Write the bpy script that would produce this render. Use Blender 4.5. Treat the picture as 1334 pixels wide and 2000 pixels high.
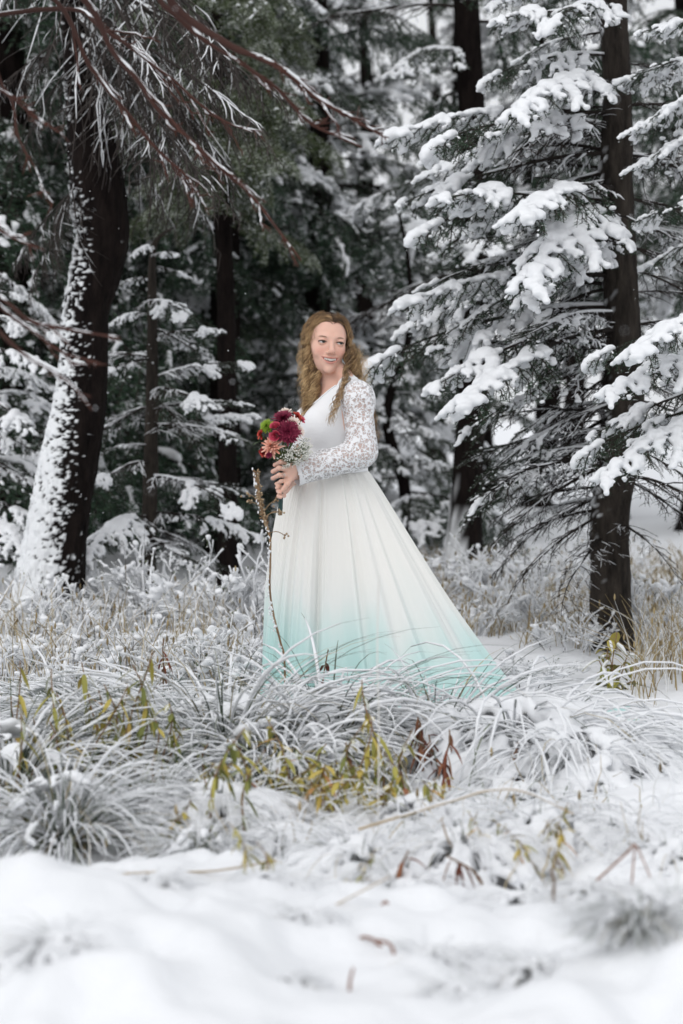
import bpy, math, random
import numpy as np
from mathutils import Matrix, Vector

for o in list(bpy.data.objects):
    bpy.data.objects.remove(o)
scene = bpy.context.scene
COL = scene.collection
rad = math.radians

# ---------------------------------------------------------------- camera
CAM_H, FPX, HOR = 1.10, 4708.0, 870.0        # camera height, focal length and horizon row in photo pixels (1334 x 2000)
cam = bpy.data.cameras.new("camera")
cam.sensor_fit = 'VERTICAL'; cam.sensor_height = 36.0; cam.sensor_width = 24.0
cam.lens = FPX / 2000 * 36.0
cam.shift_y = -(1000 - HOR) / 2000
cam.clip_start = 0.1; cam.clip_end = 600
cam.dof.use_dof = True; cam.dof.focus_distance = 9.45; cam.dof.aperture_fstop = 2.7
cam_o = bpy.data.objects.new("camera", cam); COL.objects.link(cam_o)
cam_o.location = (0, 0, CAM_H); cam_o.rotation_euler = (rad(90), 0, 0)
scene.camera = cam_o

# ---------------------------------------------------------------- sky, sun, exposure
SUN_EL, SUN_ROT = 58.0, 150.0
world = bpy.data.worlds.new("World"); scene.world = world; world.use_nodes = True
wn, wl = world.node_tree.nodes, world.node_tree.links
wn.clear()
w_out = wn.new('ShaderNodeOutputWorld'); w_bg = wn.new('ShaderNodeBackground')
w_sky = wn.new('ShaderNodeTexSky'); w_sky.sky_type = 'NISHITA'; w_sky.sun_disc = False
w_sky.sun_elevation = rad(SUN_EL); w_sky.sun_rotation = rad(SUN_ROT)
w_sky.air_density = 1.0; w_sky.dust_density = 6.0; w_sky.ozone_density = 1.0
w_hs = wn.new('ShaderNodeHueSaturation'); w_hs.inputs['Saturation'].default_value = 0.10
wl.new(w_sky.outputs[0], w_hs.inputs['Color']); # even white cloud deck over the clear sky
w_mix = wn.new('ShaderNodeMixRGB'); w_mix.inputs[0].default_value = .88; w_mix.inputs[2].default_value = (6.9, 7.05, 7.3, 1)
wl.new(w_hs.outputs[0], w_mix.inputs[1]); wl.new(w_mix.outputs[0], w_bg.inputs[0])
w_bg.inputs[1].default_value = 0.15
wl.new(w_bg.outputs[0], w_out.inputs[0])
sun = bpy.data.lights.new("sun", 'SUN'); sun.energy = 1.1; sun.angle = rad(70); sun.color = (1.0, 0.97, 0.94)
sun_o = bpy.data.objects.new("sun", sun); COL.objects.link(sun_o)
sun_dir = Vector((-0.40, -0.92, 0.85)).normalized()          # towards the light
sun_o.rotation_euler = sun_dir.to_track_quat('Z', 'Y').to_euler()
w_sky.sun_elevation = math.asin(sun_dir.z); w_sky.sun_rotation = math.atan2(sun_dir.x, sun_dir.y)
vs = scene.view_settings
vs.view_transform = 'Standard'; vs.look = 'None'; vs.gamma = 1.0; vs.use_curve_mapping = False
vs.exposure = -0.27
scene.render.engine = 'CYCLES'
scene.cycles.max_bounces = 5; scene.cycles.diffuse_bounces = 2; scene.cycles.transparent_max_bounces = 12
scene.cycles.caustics_reflective = False; scene.cycles.caustics_refractive = False

# ---------------------------------------------------------------- helpers
def PX(px, py, d):
    """photo pixel at distance d -> point in the place"""
    return np.array([(px - 667) * d / FPX, d, CAM_H - (py - HOR) * d / FPX])

def tag(o, label=None, cat=None, group=None, kind=None):
    if label: o['label'] = label
    if cat: o['category'] = cat
    if group: o['group'] = group
    if kind: o['kind'] = kind
    return o

def link(name, data, parent=None, mats=None):
    o = bpy.data.objects.new(name, data); COL.objects.link(o)
    if parent is not None: o.parent = parent
    return o

def empty(name, loc=(0, 0, 0), rz=0.0):
    o = bpy.data.objects.new(name, None); COL.objects.link(o)
    o.location = tuple(loc); o.rotation_euler = (0, 0, rz); o.empty_display_size = 0.1
    return o

def mesh_np(name, V, faces, mats=(), midx=None, smooth=True, attrs=None, colors=None):
    """faces: list of int arrays (n,3) or (n,4); midx: list of per-array material index (int or array)"""
    me = bpy.data.meshes.new(name)
    V = np.asarray(V, np.float32)
    faces = [np.asarray(f, np.int32) for f in faces if len(f)]
    nl = sum(f.size for f in faces); nf = sum(len(f) for f in faces)
    me.vertices.add(len(V)); me.vertices.foreach_set('co', V.ravel())
    me.loops.add(nl); me.polygons.add(nf)
    me.loops.foreach_set('vertex_index', np.concatenate([f.ravel() for f in faces]))
    tot = np.concatenate([np.full(len(f), f.shape[1], np.int32) for f in faces])
    st = np.concatenate([[0], np.cumsum(tot)[:-1]]).astype(np.int32)
    me.polygons.foreach_set('loop_start', st); me.polygons.foreach_set('loop_total', tot)
    if midx is not None:
        mi = np.concatenate([np.full(len(f), m, np.int32) if np.isscalar(m) else np.asarray(m, np.int32) for f, m in zip(faces, midx)])
        me.polygons.foreach_set('material_index', mi)
    me.polygons.foreach_set('use_smooth', np.full(nf, smooth))
    for m in mats: me.materials.append(m)
    if attrs:
        for k, a in attrs.items():
            at = me.attributes.new(k, 'FLOAT', 'POINT'); at.data.foreach_set('value', np.asarray(a, np.float32))
    if colors:
        for k, a in colors.items():
            at = me.attributes.new(k, 'FLOAT_COLOR', 'POINT'); at.data.foreach_set('color', np.asarray(a, np.float32).ravel())
    me.update(); me.validate()
    return me

class MB:
    """collects geometry for ONE mesh"""
    def __init__(s): s.V = []; s.n = 0; s.F = []; s.M = []; s.A = []
    def add(s, V, F, m=0, a=0.0):
        V = np.asarray(V, float).reshape(-1, 3)
        s.V.append(V); s.F.append(np.asarray(F, np.int32) + s.n); s.M.append(m)
        s.A.append(np.full(len(V), a) if np.isscalar(a) else np.asarray(a, float)); s.n += len(V)
    def tube(s, P, R, sides=5, m=0, a=0.0, cap=True):
        P = np.asarray(P, float); n = len(P)
        R = np.full(n, R) if np.isscalar(R) else np.asarray(R, float)
        T = np.gradient(P, axis=0); T /= np.linalg.norm(T, axis=1)[:, None] + 1e-12
        ref = np.array([0., 0, 1.]) if abs(T[:, 2]).mean() < .8 else np.array([1., 0, 0])
        B = np.cross(T, ref); B /= np.linalg.norm(B, axis=1)[:, None] + 1e-12
        N = np.cross(B, T)
        th = np.arange(sides) * 2 * np.pi / sides
        V = P[:, None, :] + R[:, None, None] * (np.cos(th)[None, :, None] * B[:, None, :] + np.sin(th)[None, :, None] * N[:, None, :])
        i = np.arange(n - 1)[:, None] * sides; j = np.arange(sides)[None, :]; k = (j + 1) % sides
        F = np.stack([i + j, i + k, i + sides + k, i + sides + j], -1).reshape(-1, 4)
        aa = a if np.isscalar(a) else np.repeat(np.asarray(a, float), sides)
        s.add(V.reshape(-1, 3), F, m, aa)
        if cap and R[-1] > 1e-4:
            e = (n - 1) * sides
            s.F.append(np.array([[e + q, e + (q + 1) % sides, e + (q + 2) % sides] for q in (0,)] if sides == 3 else [[e, e + q, e + q + 1] for q in range(1, sides - 1)], np.int32) + s.n - n * sides)
            s.M.append(m)
    def needles(s, P, D, Lg, Wd, m=0, a=0.0):
        """thin triangles: base P, direction D"""
        n = len(P); D = D / (np.linalg.norm(D, axis=1)[:, None] + 1e-12)
        rr = RNG.normal(size=(n, 3)); W = np.cross(D, rr); W /= np.linalg.norm(W, axis=1)[:, None] + 1e-12
        Lg = np.broadcast_to(Lg, n)[:, None]; Wd = np.broadcast_to(Wd, n)[:, None]
        V = np.stack([P - W * Wd * .5, P + W * Wd * .5, P + D * Lg], 1)
        F = np.arange(3 * n).reshape(-1, 3)
        s.add(V.reshape(-1, 3), F, m, np.repeat(np.broadcast_to(a, n), 3))
    def mesh(s, name, mats, smooth=True, attr='var'):
        return mesh_np(name, np.concatenate(s.V), s.F, mats, s.M, smooth, {attr: np.concatenate(s.A)})

RNG = np.random.default_rng(7)
random.seed(7)

def _h(ix, iy, iz, seed):
    n = (ix * 374761393 + iy * 668265263 + iz * 1442695041 + seed * 974634777) & 0xFFFFFFFF
    n = ((n ^ (n >> 13)) * 1274126177) & 0xFFFFFFFF
    return ((n ^ (n >> 16)) & 0xFFFF) / 32767.5 - 1.0
def noise3(P, sc=1.0, seed=0):
    P = np.asarray(P, float) * sc; i = np.floor(P).astype(np.int64); f = P - i; f = f * f * (3 - 2 * f)
    x, y, z = i[..., 0], i[..., 1], i[..., 2]; u, v, w = f[..., 0], f[..., 1], f[..., 2]
    r = 0
    for dx in (0, 1):
        for dy in (0, 1):
            for dz in (0, 1):
                r = r + _h(x + dx, y + dy, z + dz, seed) * (u if dx else 1 - u) * (v if dy else 1 - v) * (w if dz else 1 - w)
    return r
def fbm(P, sc=1.0, seed=0, oct=3):
    return sum(noise3(P, sc * 2 ** k, seed + k) * .5 ** k for k in range(oct))
def noise2(x, y, sc=1.0, seed=0):
    return noise3(np.stack([np.asarray(x, float), np.asarray(y, float), np.zeros_like(np.asarray(x, float))], -1), sc, seed)
def sstep(a, b, x):
    t = np.clip((np.asarray(x, float) - a) / (b - a), 0, 1); return t * t * (3 - 2 * t)

def catmull(P, n):
    """smooth curve through control points"""
    P = np.asarray(P, float); m = len(P)
    E = np.vstack([2 * P[0] - P[1], P, 2 * P[-1] - P[-2]])
    t = np.linspace(0, m - 1 - 1e-9, n); i = np.floor(t).astype(int); u = (t - i)[:, None]
    a, b, c, d = E[i], E[i + 1], E[i + 2], E[i + 3]
    return .5 * ((2 * b) + (-a + c) * u + (2 * a - 5 * b + 4 * c - d) * u ** 2 + (-a + 3 * b - 3 * c + d) * u ** 3)

# ---- sculpting field (signed distance) + surface nets
class Sculpt:
    def __init__(s): s.ops = []
    def ell(s, c, r, R=None, k=.02, op='u'):
        c = np.asarray(c, float); r = np.asarray(r, float) if not np.isscalar(r) else np.full(3, float(r)); R = np.eye(3) if R is None else np.asarray(R, float)
        def fn(P):
            q = (P - c) @ R
            k0 = np.sqrt(((q / r) ** 2).sum(-1)); k1 = np.sqrt(((q / r ** 2) ** 2).sum(-1)) + 1e-9
            return k0 * (k0 - 1) / k1
        m = r.max(); s.ops.append((op, fn, c - m, c + m, k))
    def cone(s, a, b, ra, rb, k=.02, op='u'):
        a = np.asarray(a, float); b = np.asarray(b, float); ba = b - a; bb = ba @ ba + 1e-12
        def fn(P):
            t = np.clip(((P - a) @ ba) / bb, 0, 1)
            return np.linalg.norm(P - a - t[..., None] * ba, axis=-1) - (ra + (rb - ra) * t)
        m = max(ra, rb); s.ops.append((op, fn, np.minimum(a, b) - m, np.maximum(a, b) + m, k))
    def fun(s, fn, lo, hi, k=.01, op='u'):
        s.ops.append((op, fn, np.asarray(lo, float), np.asarray(hi, float), k))
    def field(s, lo, hi, h):
        lo = np.asarray(lo, float); n = np.ceil((np.asarray(hi) - lo) / h).astype(int) + 1
        F = np.full(n, 1.0, np.float32); ax = [lo[d] + np.arange(n[d]) * h for d in range(3)]
        for op, fn, a, b, k in s.ops:
            mg = k + 3 * h
            i0 = np.clip(np.floor((a - mg - lo) / h).astype(int), 0, n); i1 = np.clip(np.ceil((b + mg - lo) / h).astype(int) + 1, 0, n)
            if np.any(i1 <= i0): continue
            sl = tuple(slice(i0[d], i1[d]) for d in range(3))
            P = np.stack(np.meshgrid(*[ax[d][sl[d]] for d in range(3)], indexing='ij'), -1)
            g = fn(P); f = F[sl]
            if op == 'u':
                hh = np.clip(.5 + .5 * (f - g) / k, 0, 1); F[sl] = f * (1 - hh) + g * hh - k * hh * (1 - hh)
            else:
                g = -g; hh = np.clip(.5 - .5 * (f - g) / k, 0, 1); F[sl] = f * (1 - hh) + g * hh + k * hh * (1 - hh)
        return F
def surface_nets(F, lo, h):
    S = F < 0
    c = [S[i:S.shape[0] - 1 + i, j:S.shape[1] - 1 + j, k:S.shape[2] - 1 + k] for i in (0, 1) for j in (0, 1) for k in (0, 1)]
    cnt = sum(x.astype(np.int8) for x in c); act = (cnt > 0) & (cnt < 8)
    idx = np.argwhere(act); M = len(idx)
    if M == 0: return np.zeros((0, 3)), np.zeros((0, 4), int)
    offs = np.array([(i, j, k) for i in (0, 1) for j in (0, 1) for k in (0, 1)])
    vals = np.stack([F[idx[:, 0] + o[0], idx[:, 1] + o[1], idx[:, 2] + o[2]] for o in offs], 1).astype(float)
    acc = np.zeros((M, 3)); num = np.zeros(M)
    for p in range(8):
        for q in range(p + 1, 8):
            if np.abs(offs[p] - offs[q]).sum() != 1: continue
            a, b = vals[:, p], vals[:, q]; x = (a < 0) != (b < 0)
            t = np.where(x, a / np.where(x, a - b, 1), 0)
            acc += np.where(x[:, None], offs[p] + t[:, None] * (offs[q] - offs[p]), 0); num += x
    V = (idx + acc / num[:, None]) * h + np.asarray(lo)
    ID = np.full(act.shape, -1, np.int32); ID[tuple(idx.T)] = np.arange(M)
    Q = []
    for d in range(3):
        e1, e2 = (d + 1) % 3, (d + 2) % 3
        A = np.take(S, np.arange(S.shape[d] - 1), d); B = np.take(S, np.arange(1, S.shape[d]), d)
        X = np.argwhere(A != B); sg = A[tuple(X.T)]
        ok = (X[:, e1] > 0) & (X[:, e2] > 0) & (X[:, e1] < S.shape[e1] - 1) & (X[:, e2] < S.shape[e2] - 1)
        X = X[ok]; sg = sg[ok]
        u = np.zeros(3, int); u[e1] = 1; v = np.zeros(3, int); v[e2] = 1
        q = np.stack([ID[tuple((X - o).T)] for o in (u * 0, u, u + v, v)], 1)
        q = np.where(sg[:, None], q, q[:, ::-1]); Q.append(q)
    Q = np.concatenate(Q); Q = Q[(Q >= 0).all(1)]
    return V, Q
def relax(V, Q, it=1, w=.5):
    e = np.concatenate([Q[:, [0, 1]], Q[:, [1, 2]], Q[:, [2, 3]], Q[:, [3, 0]]]); n = len(V)
    deg = np.bincount(e.ravel(), minlength=n)
    for _ in range(it):
        s = np.zeros((n, 3))
        for d in range(3):
            s[:, d] = np.bincount(e[:, 0], V[e[:, 1], d], n) + np.bincount(e[:, 1], V[e[:, 0], d], n)
        V = V + w * (s / np.maximum(deg, 1)[:, None] - V)
    return V

# ---------------------------------------------------------------- materials
def newmat(name):
    m = bpy.data.materials.new(name); m.use_nodes = True
    nt = m.node_tree; nt.nodes.clear()
    out = nt.nodes.new('ShaderNodeOutputMaterial'); b = nt.nodes.new('ShaderNodeBsdfPrincipled')
    nt.links.new(b.outputs[0], out.inputs[0])
    return m, nt, b, out
def nd(nt, t, **kw):
    n = nt.nodes.new(t)
    for k, v in kw.items():
        if k in n.inputs: n.inputs[k].default_value = v
        else: setattr(n, k, v)
    return n
def ramp(nt, fac, stops):
    r = nt.nodes.new('ShaderNodeValToRGB'); nt.links.new(fac, r.inputs[0]); e = r.color_ramp.elements
    while len(e) < len(stops): e.new(.5)
    for q, (p, c) in zip(e, stops): q.position = p; q.color = (*c, 1) if len(c) == 3 else c
    return r.outputs[0]
def noisetex(nt, scale, detail=4, rough=.6, coord='Object', dist=0.0):
    tc = nt.nodes.new('ShaderNodeTexCoord'); n = nt.nodes.new('ShaderNodeTexNoise')
    n.inputs['Scale'].default_value = scale; n.inputs['Detail'].default_value = detail; n.inputs['Roughness'].default_value = rough; n.inputs['Distortion'].default_value = dist
    nt.links.new(tc.outputs[coord], n.inputs['Vector']); return n.outputs['Fac']
def attr(nt, name):
    a = nt.nodes.new('ShaderNodeAttribute'); a.attribute_name = name; return a
def bump(nt, b, h, strength=.5, dist=.01):
    n = nt.nodes.new('ShaderNodeBump'); n.inputs['Strength'].default_value = strength; n.inputs['Distance'].default_value = dist
    nt.links.new(h, n.inputs['Height']); nt.links.new(n.outputs[0], b.inputs['Normal'])

def mat_snow(name, scale=60, dist=.006, base=(.86, .875, .90)):
    m, nt, b, out = newmat(name)
    f = noisetex(nt, scale, 5, .65)
    c = ramp(nt, noisetex(nt, 2.5, 3), [(0, tuple(x * .96 for x in base)), (1, base)])
    nt.links.new(c, b.inputs['Base Color'])
    b.inputs['Roughness'].default_value = .75; b.inputs['Specular IOR Level'].default_value = .25
    bump(nt, b, f, .6, dist); return m
SNOW = mat_snow('snow'); SNOW_G = mat_snow('ground_snow', 25, .012)

def mat_bark(name, c0, c1, scale=22, stretch=.25, dist=.02, spec=.2):
    m, nt, b, out = newmat(name)
    tc = nt.nodes.new('ShaderNodeTexCoord'); mp = nt.nodes.new('ShaderNodeMapping'); mp.inputs['Scale'].default_value = (1, 1, stretch)
    nt.links.new(tc.outputs['Object'], mp.inputs[0])
    n = nd(nt, 'ShaderNodeTexNoise', Scale=scale, Detail=6, Roughness=.65); nt.links.new(mp.outputs[0], n.inputs['Vector'])
    v = nd(nt, 'ShaderNodeTexVoronoi', Scale=scale * 1.3); nt.links.new(mp.outputs[0], v.inputs['Vector'])
    mx = nd(nt, 'ShaderNodeMath', operation='MULTIPLY_ADD'); nt.links.new(v.outputs['Distance'], mx.inputs[0]); mx.inputs[1].default_value = .5; nt.links.new(n.outputs['Fac'], mx.inputs[2])
    col = ramp(nt, n.outputs['Fac'], [(.3, c0), (.7, c1)])
    # crusted snow where the mesh carries it
    sn = attr(nt, 'snow'); mix = nt.nodes.new('ShaderNodeMixRGB'); nt.links.new(sn.outputs['Fac'], mix.inputs[0]); nt.links.new(col, mix.inputs[1]); mix.inputs[2].default_value = (.86, .88, .9, 1)
    nt.links.new(mix.outputs[0], b.inputs['Base Color']); b.inputs['Roughness'].default_value = .9; b.inputs['Specular IOR Level'].default_value = spec
    bump(nt, b, mx.outputs[0], 1.0, dist * 1.6); return m
BARK_DARK = mat_bark('bark_dark', (.004, .003, .003), (.018, .013, .0115), spec=.07)
BARK_FIR = mat_bark('bark_fir', (.012, .010, .009), (.066, .055, .046), spec=.12)
def mat_var(name, stops, rough=.6, spec=.3, trans=0.0):
    """colour from the per-vertex 'var' attribute"""
    m, nt, b, out = newmat(name)
    nt.links.new(ramp(nt, attr(nt, 'var').outputs['Fac'], stops), b.inputs['Base Color'])
    b.inputs['Roughness'].default_value = rough; b.inputs['Specular IOR Level'].default_value = spec
    return m
TWIG = mat_var('twig_bark', [(0, (.012, .010, .009)), (.6, (.036, .028, .024)), (1, (.08, .062, .05))], .8, .2)
TWIG_RED = mat_var('red_twig_bark', [(0, (.018, .009, .008)), (1, (.085, .032, .022))], .7, .25)
TWIG_GREY = mat_var('grey_twig_bark', [(0, (.022, .018, .017)), (.7, (.065, .055, .05)), (1, (.16, .145, .135))], .8, .2)
NEEDLE = mat_var('fir_needles', [(0, (.014, .030, .018)), (.45, (.038, .078, .044)), (.72, (.09, .14, .085)), (.80, (.50, .55, .53)), (1, (.84, .86, .88))], .6, .3)
NEEDLE_BG = mat_var('background_needles', [(0, (.022, .036, .024)), (.45, (.058, .088, .055)), (.72, (.12, .155, .10)), (.80, (.42, .47, .44)), (1, (.78, .81, .81))], .6, .3)  # paler, greener needle colour for the boughs of the wood behind
NEEDLE_PINE = mat_var('pine_needles', [(0, (.028, .046, .018)), (.5, (.085, .12, .04)), (.75, (.17, .20, .085)), (.84, (.5, .54, .46)), (1, (.82, .85, .84))], .6, .3)
# ================================================================ ground
MOUNDS = [  # x, y, radius x, radius y, height
    (-.62, 5.0, .42, .55, .20), (.78, 4.75, .40, .45, .17), (1.25, 7.2, .6, .5, .10),
    (-.05, 4.4, .5, .35, .03), (.55, 6.3, .35, .28, .08), (1.75, 9.4, .7, .6, .07), 
    (-.95, 9.9, .45, .35, .10), (-1.5, 9.0, .5, .4, .10), (.95, 5.6, .35, .3, .07), (-.25, 6.1, .4, .25, .05)]
def ground_z(x, y):
    x = np.asarray(x, float); y = np.asarray(y, float)
    z = np.interp(y, [0, 9.6, 11.6, 17, 30, 60, 300], [0, 0, .14, .33, .62, 1.4, 4.0])
    z = z + .06 * sstep(-1, -2.2, x) * sstep(10, 13, y)
    for mx, my, rx, ry, h in MOUNDS:
        z = z + h * np.exp(-((x - mx) / rx) ** 2 - ((y - my) / ry) ** 2)
    near = 1 - sstep(14, 26, y)
    z = z + .055 * noise2(x, y, 1.3, 3) * (.5 + .5 * near) + .03 * near * noise2(x, y, 3.1, 5) + .014 * near * noise2(x, y, 7.5, 8) + .007 * near * noise2(x, y, 17, 9)
    fg = 1 - sstep(6.8, 8.0, y)
    z = z + fg * (.032 * noise2(x, y, 2.4, 13) + .034 * noise2(x, y, 5.2, 14) + .022 * noise2(x, y, 11, 15))
    tr = sstep(.9, .3, np.abs(y - 9.4)) * sstep(.75, .35, np.abs(x - .25))          # trodden flat where she stands
    return z * (1 - .75 * tr)
def gz(x, y): return float(ground_z(np.array([x]), np.array([y]))[0])
ys = np.concatenate([np.arange(1.5, 4, .08), np.arange(4, 13, .028), np.arange(13, 24, .09), np.geomspace(24, 400, 60)])
us = np.concatenate([np.linspace(-1, -.26, 40)[:-1] , np.linspace(-.26, .26, 230), np.linspace(.26, 1, 40)[1:]])
gy = np.repeat(ys[:, None], len(us), 1); gx = us[None, :] * (gy * .9 + .4)
GV = np.stack([gx, gy, ground_z(gx, gy)], -1).reshape(-1, 3)
ii = (np.arange(len(ys) - 1)[:, None] * len(us) + np.arange(len(us) - 1)[None, :]).reshape(-1)
g = link('snowy_ground', mesh_np('snowy_ground', GV, [np.stack([ii, ii + 1, ii + len(us) + 1, ii + len(us)], 1)], [SNOW_G]))
tag(g, 'uneven ground covered with fresh white snow', None, None, 'structure')

# ================================================================ conifer boughs (built once, shared)
def snow_blobs(C, Rr, h=.010, k=.02, seed=1, amp=.25, squash=.72):
    """one lumpy snow skin over many small pillows"""
    if len(C) == 0: return np.zeros((0, 3)), np.zeros((0, 4), int)
    sc = Sculpt()
    for c, r in zip(C, Rr): sc.ell(c, (r * 1.2, r * 1.2, r * squash), None, k)
    C = np.asarray(C); mr = max(Rr) * 1.2 + k + 2 * h
    lo = C.min(0) - mr; hi = C.max(0) + mr
    F = sc.field(lo, hi, h)
    n = F.shape; 
    near = np.abs(F) < 4 * h
    P = np.argwhere(near) * h + lo
    F[near] += (h * 1.1 * amp / .25 * .9) * noise3(P, 1 / .028, seed)
    V, Q = surface_nets(F, lo, h)
    return relax(V, Q, 1, .45), Q

def rand_unit(n):
    v = RNG.normal(size=(n, 3)); return v / np.linalg.norm(v, axis=1)[:, None]

def make_bough(name, seed, L=1.2, arch=.10, bare=.35, ntw=28, tw=.42, dens=240, snow=1.0, thr=-.15, droop=.10, sub=5, frost=.09,
               nl=.022, nw=.0028, wood=TWIG, needle=NEEDLE, r0=.013, hang=0.0, h=.010, line=.6, ang=52, blob=1.0):
    global RNG
    RNG = np.random.default_rng(seed)
    mb = MB(); sc, sr = [], []; lines = MB()
    n = 16; t = np.linspace(0, 1, n)
    ph = RNG.uniform(0, 6, 4)
    def axis(t):
        t = np.asarray(t, float)
        return np.stack([L * t, .03 * L * np.sin(3.1 * t + ph[0]) * t + .012 * np.sin(9 * t + ph[1]) * (t > 0), arch * L * 4 * t * (1 - t) + .012 * L * np.sin(7 * t + ph[2]) * t], -1)
    P = axis(t); mb.tube(P, r0 * (1 - .82 * t), 6, 0, RNG.uniform(.1, .5))
    def snowline(Q, r, s0=0.0):
        """thin ridge of snow lying on a bare twig, broken here and there"""
        if line <= 0: return
        m = len(Q); k0 = 0
        on = (noise3(Q, 9, seed + 4) + RNG.uniform(-.3, .3, m)) > (.35 - line)
        k = 0
        while k < m:
            if on[k]:
                e = k
                while e + 1 < m and on[e + 1]: e += 1
                if e - k >= 1:
                    q = Q[k:e + 1].copy(); rr = np.interp(np.linspace(0, 1, e - k + 1), [0, .2, .8, 1], [.4, 1, 1, .4]) * (np.asarray(r)[k:e + 1] * .9 + .0022 * snow) * RNG.uniform(.8, 1.3, e - k + 1)
                    q[:, 2] += np.asarray(r)[k:e + 1] * .6 + rr * .25
                    lines.tube(q, rr, 5, 0)
                k = e + 1
            else: k += 1
    snowline(P, r0 * (1 - .82 * t))
    pn = lambda p: noise3(p[None] if p.ndim == 1 else p, 5.5, seed)
    def needle_run(Q, s0, dens, up=.25):
        Ls = np.linalg.norm(np.diff(Q, axis=0), axis=1); tot = Ls.sum()
        m = int(tot * dens * (1 - s0))
        if m < 3: return
        s = RNG.uniform(s0, 1, m); cum = np.concatenate([[0], np.cumsum(Ls)]) / tot
        pos = np.stack([np.interp(s, cum, Q[:, d]) for d in range(3)], 1)
        T = np.gradient(Q, axis=0); T /= np.linalg.norm(T, axis=1)[:, None] + 1e-9
        tg = np.stack([np.interp(s, cum, T[:, d]) for d in range(3)], 1)
        side = np.cross(tg, [0, 0, 1.]); side /= np.linalg.norm(side, axis=1)[:, None] + 1e-9
        phi = RNG.uniform(-.6, np.pi + .6, m)
        D = tg * .55 + side * np.cos(phi)[:, None] * .9 + np.array([0, 0, 1.]) * (np.sin(phi) * .55 - .05)[:, None]
        a = np.clip(RNG.normal(.33, .16, m), 0, .7)
        fr = RNG.uniform(size=m) < frost * (1 + 1.2 * noise3(pos, 7, seed + 2)); a = np.where(fr, RNG.uniform(.8, 1, m), a)
        mb.needles(pos, D, nl * RNG.uniform(.7, 1.2, m), nw * RNG.uniform(.8, 1.3, m), 1, a)
    def blobs_along(Q, s0, amt):
        Ls = np.linalg.norm(np.diff(Q, axis=0), axis=1); tot = Ls.sum(); m = max(2, int(tot / .015)); rt = (.008 + .017 * RNG.uniform() ** 1.2) * amt * blob; off = RNG.uniform(-.18, .18)
        cum = np.concatenate([[0], np.cumsum(Ls)]) / tot
        s = np.linspace(s0, 1, m)
        p = np.stack([np.interp(s, cum, Q[:, d]) for d in range(3)], 1)
        ok = noise3(p, 5.5, seed) + off + .35 * noise3(p, 19, seed + 6) >= thr
        if m > 4: ok = ok & (np.convolve(ok, [1, 1, 1, 1, 1], 'same') >= 3)      # no lone balls of snow
        r = rt * (1 + .45 * noise3(p, 26, seed + 8)) * (1 - .35 * s ** 2) * RNG.uniform(.85, 1.15, m)
        c = p + np.stack([RNG.normal(0, .006, m), RNG.normal(0, .006, m), r * .45 + .004], 1)
        sc.extend(c[ok]); sr.extend(r[ok])
    needle_run(P, max(bare, .1), dens * 1.2)
    if snow > 0: blobs_along(P[int(n * bare * .7):], 0, snow * 1.15)
    for j in range(ntw):
        tt = .08 + .90 * (j + RNG.uniform(.1, .9)) / ntw; sgn = 1 if j % 2 else -1
        b = axis(tt); ax = axis(min(tt + .02, 1.0)) - axis(tt - .02); ax /= np.linalg.norm(ax)
        an = rad(ang + RNG.normal(0, 9)) * sgn
        d = np.array([ax[0] * math.cos(an) - ax[1] * math.sin(an), ax[0] * math.sin(an) + ax[1] * math.cos(an), ax[2] * .6 + RNG.normal(0, .14)])
        l = tw * (.28 + .85 * (1 - tt) ** .8) * RNG.uniform(.65, 1.2)
        if tt < bare: l *= RNG.uniform(.45, 1.0)
        m = 7; s = np.linspace(0, 1, m)[:, None]
        Q = b + d * l * s + np.array([1, 0, 0]) * (.22 * l) * s ** 2 + np.array([0, 0, -1.]) * (droop * l * 1.2 + hang * l) * s ** 2 + RNG.normal(0, .010 * l / .3, (m, 3)) * s
        r = (r0 * .42 * (1 - .5 * tt)) * (1 - .75 * s[:, 0]) + .0008
        mb.tube(Q, r, 4, 0, RNG.uniform(.1, .7))
        s0 = float(np.clip((bare - tt) / max(bare, .01) * 1.3, 0, 1.01)) if tt < bare else 0.0
        if s0 < .95: needle_run(Q, s0, dens)
        if s0 > .2 or dens == 0: snowline(Q[: max(2, int(m * max(s0, .6 if dens == 0 else 0)) + 1)], r)
        if snow > 0 and s0 < .8: blobs_along(Q, s0, snow * (.75 + .3 * RNG.uniform()))
        for q in range(sub):
            u = .18 + .75 * (q + RNG.uniform()) / sub; sg2 = 1 if (q + j) % 2 else -1
            bb = np.array([np.interp(u, s[:, 0], Q[:, e]) for e in range(3)]); dd = Q[-1] - Q[0]; dd /= np.linalg.norm(dd)
            a2 = rad(42 + RNG.normal(0, 10)) * sg2
            d2 = np.array([dd[0] * math.cos(a2) - dd[1] * math.sin(a2), dd[0] * math.sin(a2) + dd[1] * math.cos(a2), dd[2] + RNG.normal(0, .18)])
            l2 = l * .42 * (1 - .6 * u) * RNG.uniform(.6, 1.3); s2 = np.linspace(0, 1, 4)[:, None]
            Q2 = bb + d2 * l2 * s2 - np.array([0, 0, 1.]) * (droop + hang) * l2 * s2 ** 2 + RNG.normal(0, .004, (4, 3)) * s2
            mb.tube(Q2, r0 * .16 * (1 - .7 * s2[:, 0]) + .0007, 3, 0, RNG.uniform(.2, .9))
            if s0 < u: needle_run(Q2, 0, dens * .95)
            else: snowline(Q2, np.full(4, .0018))
            if snow > 0 and s0 < u and RNG.uniform() < .75: blobs_along(Q2, 0, snow * .75)
    me = mb.mesh(name, [wood, needle])
    V, Q = snow_blobs(sc, sr, h, .009, seed)
    if len(lines.V):
        LV = np.concatenate(lines.V); V2 = np.concatenate([V, LV]) if len(V) else LV
        fs = ([Q] if len(Q) else []) + [f + len(V) for f in lines.F]
    else: V2, fs = V, [Q]
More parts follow.
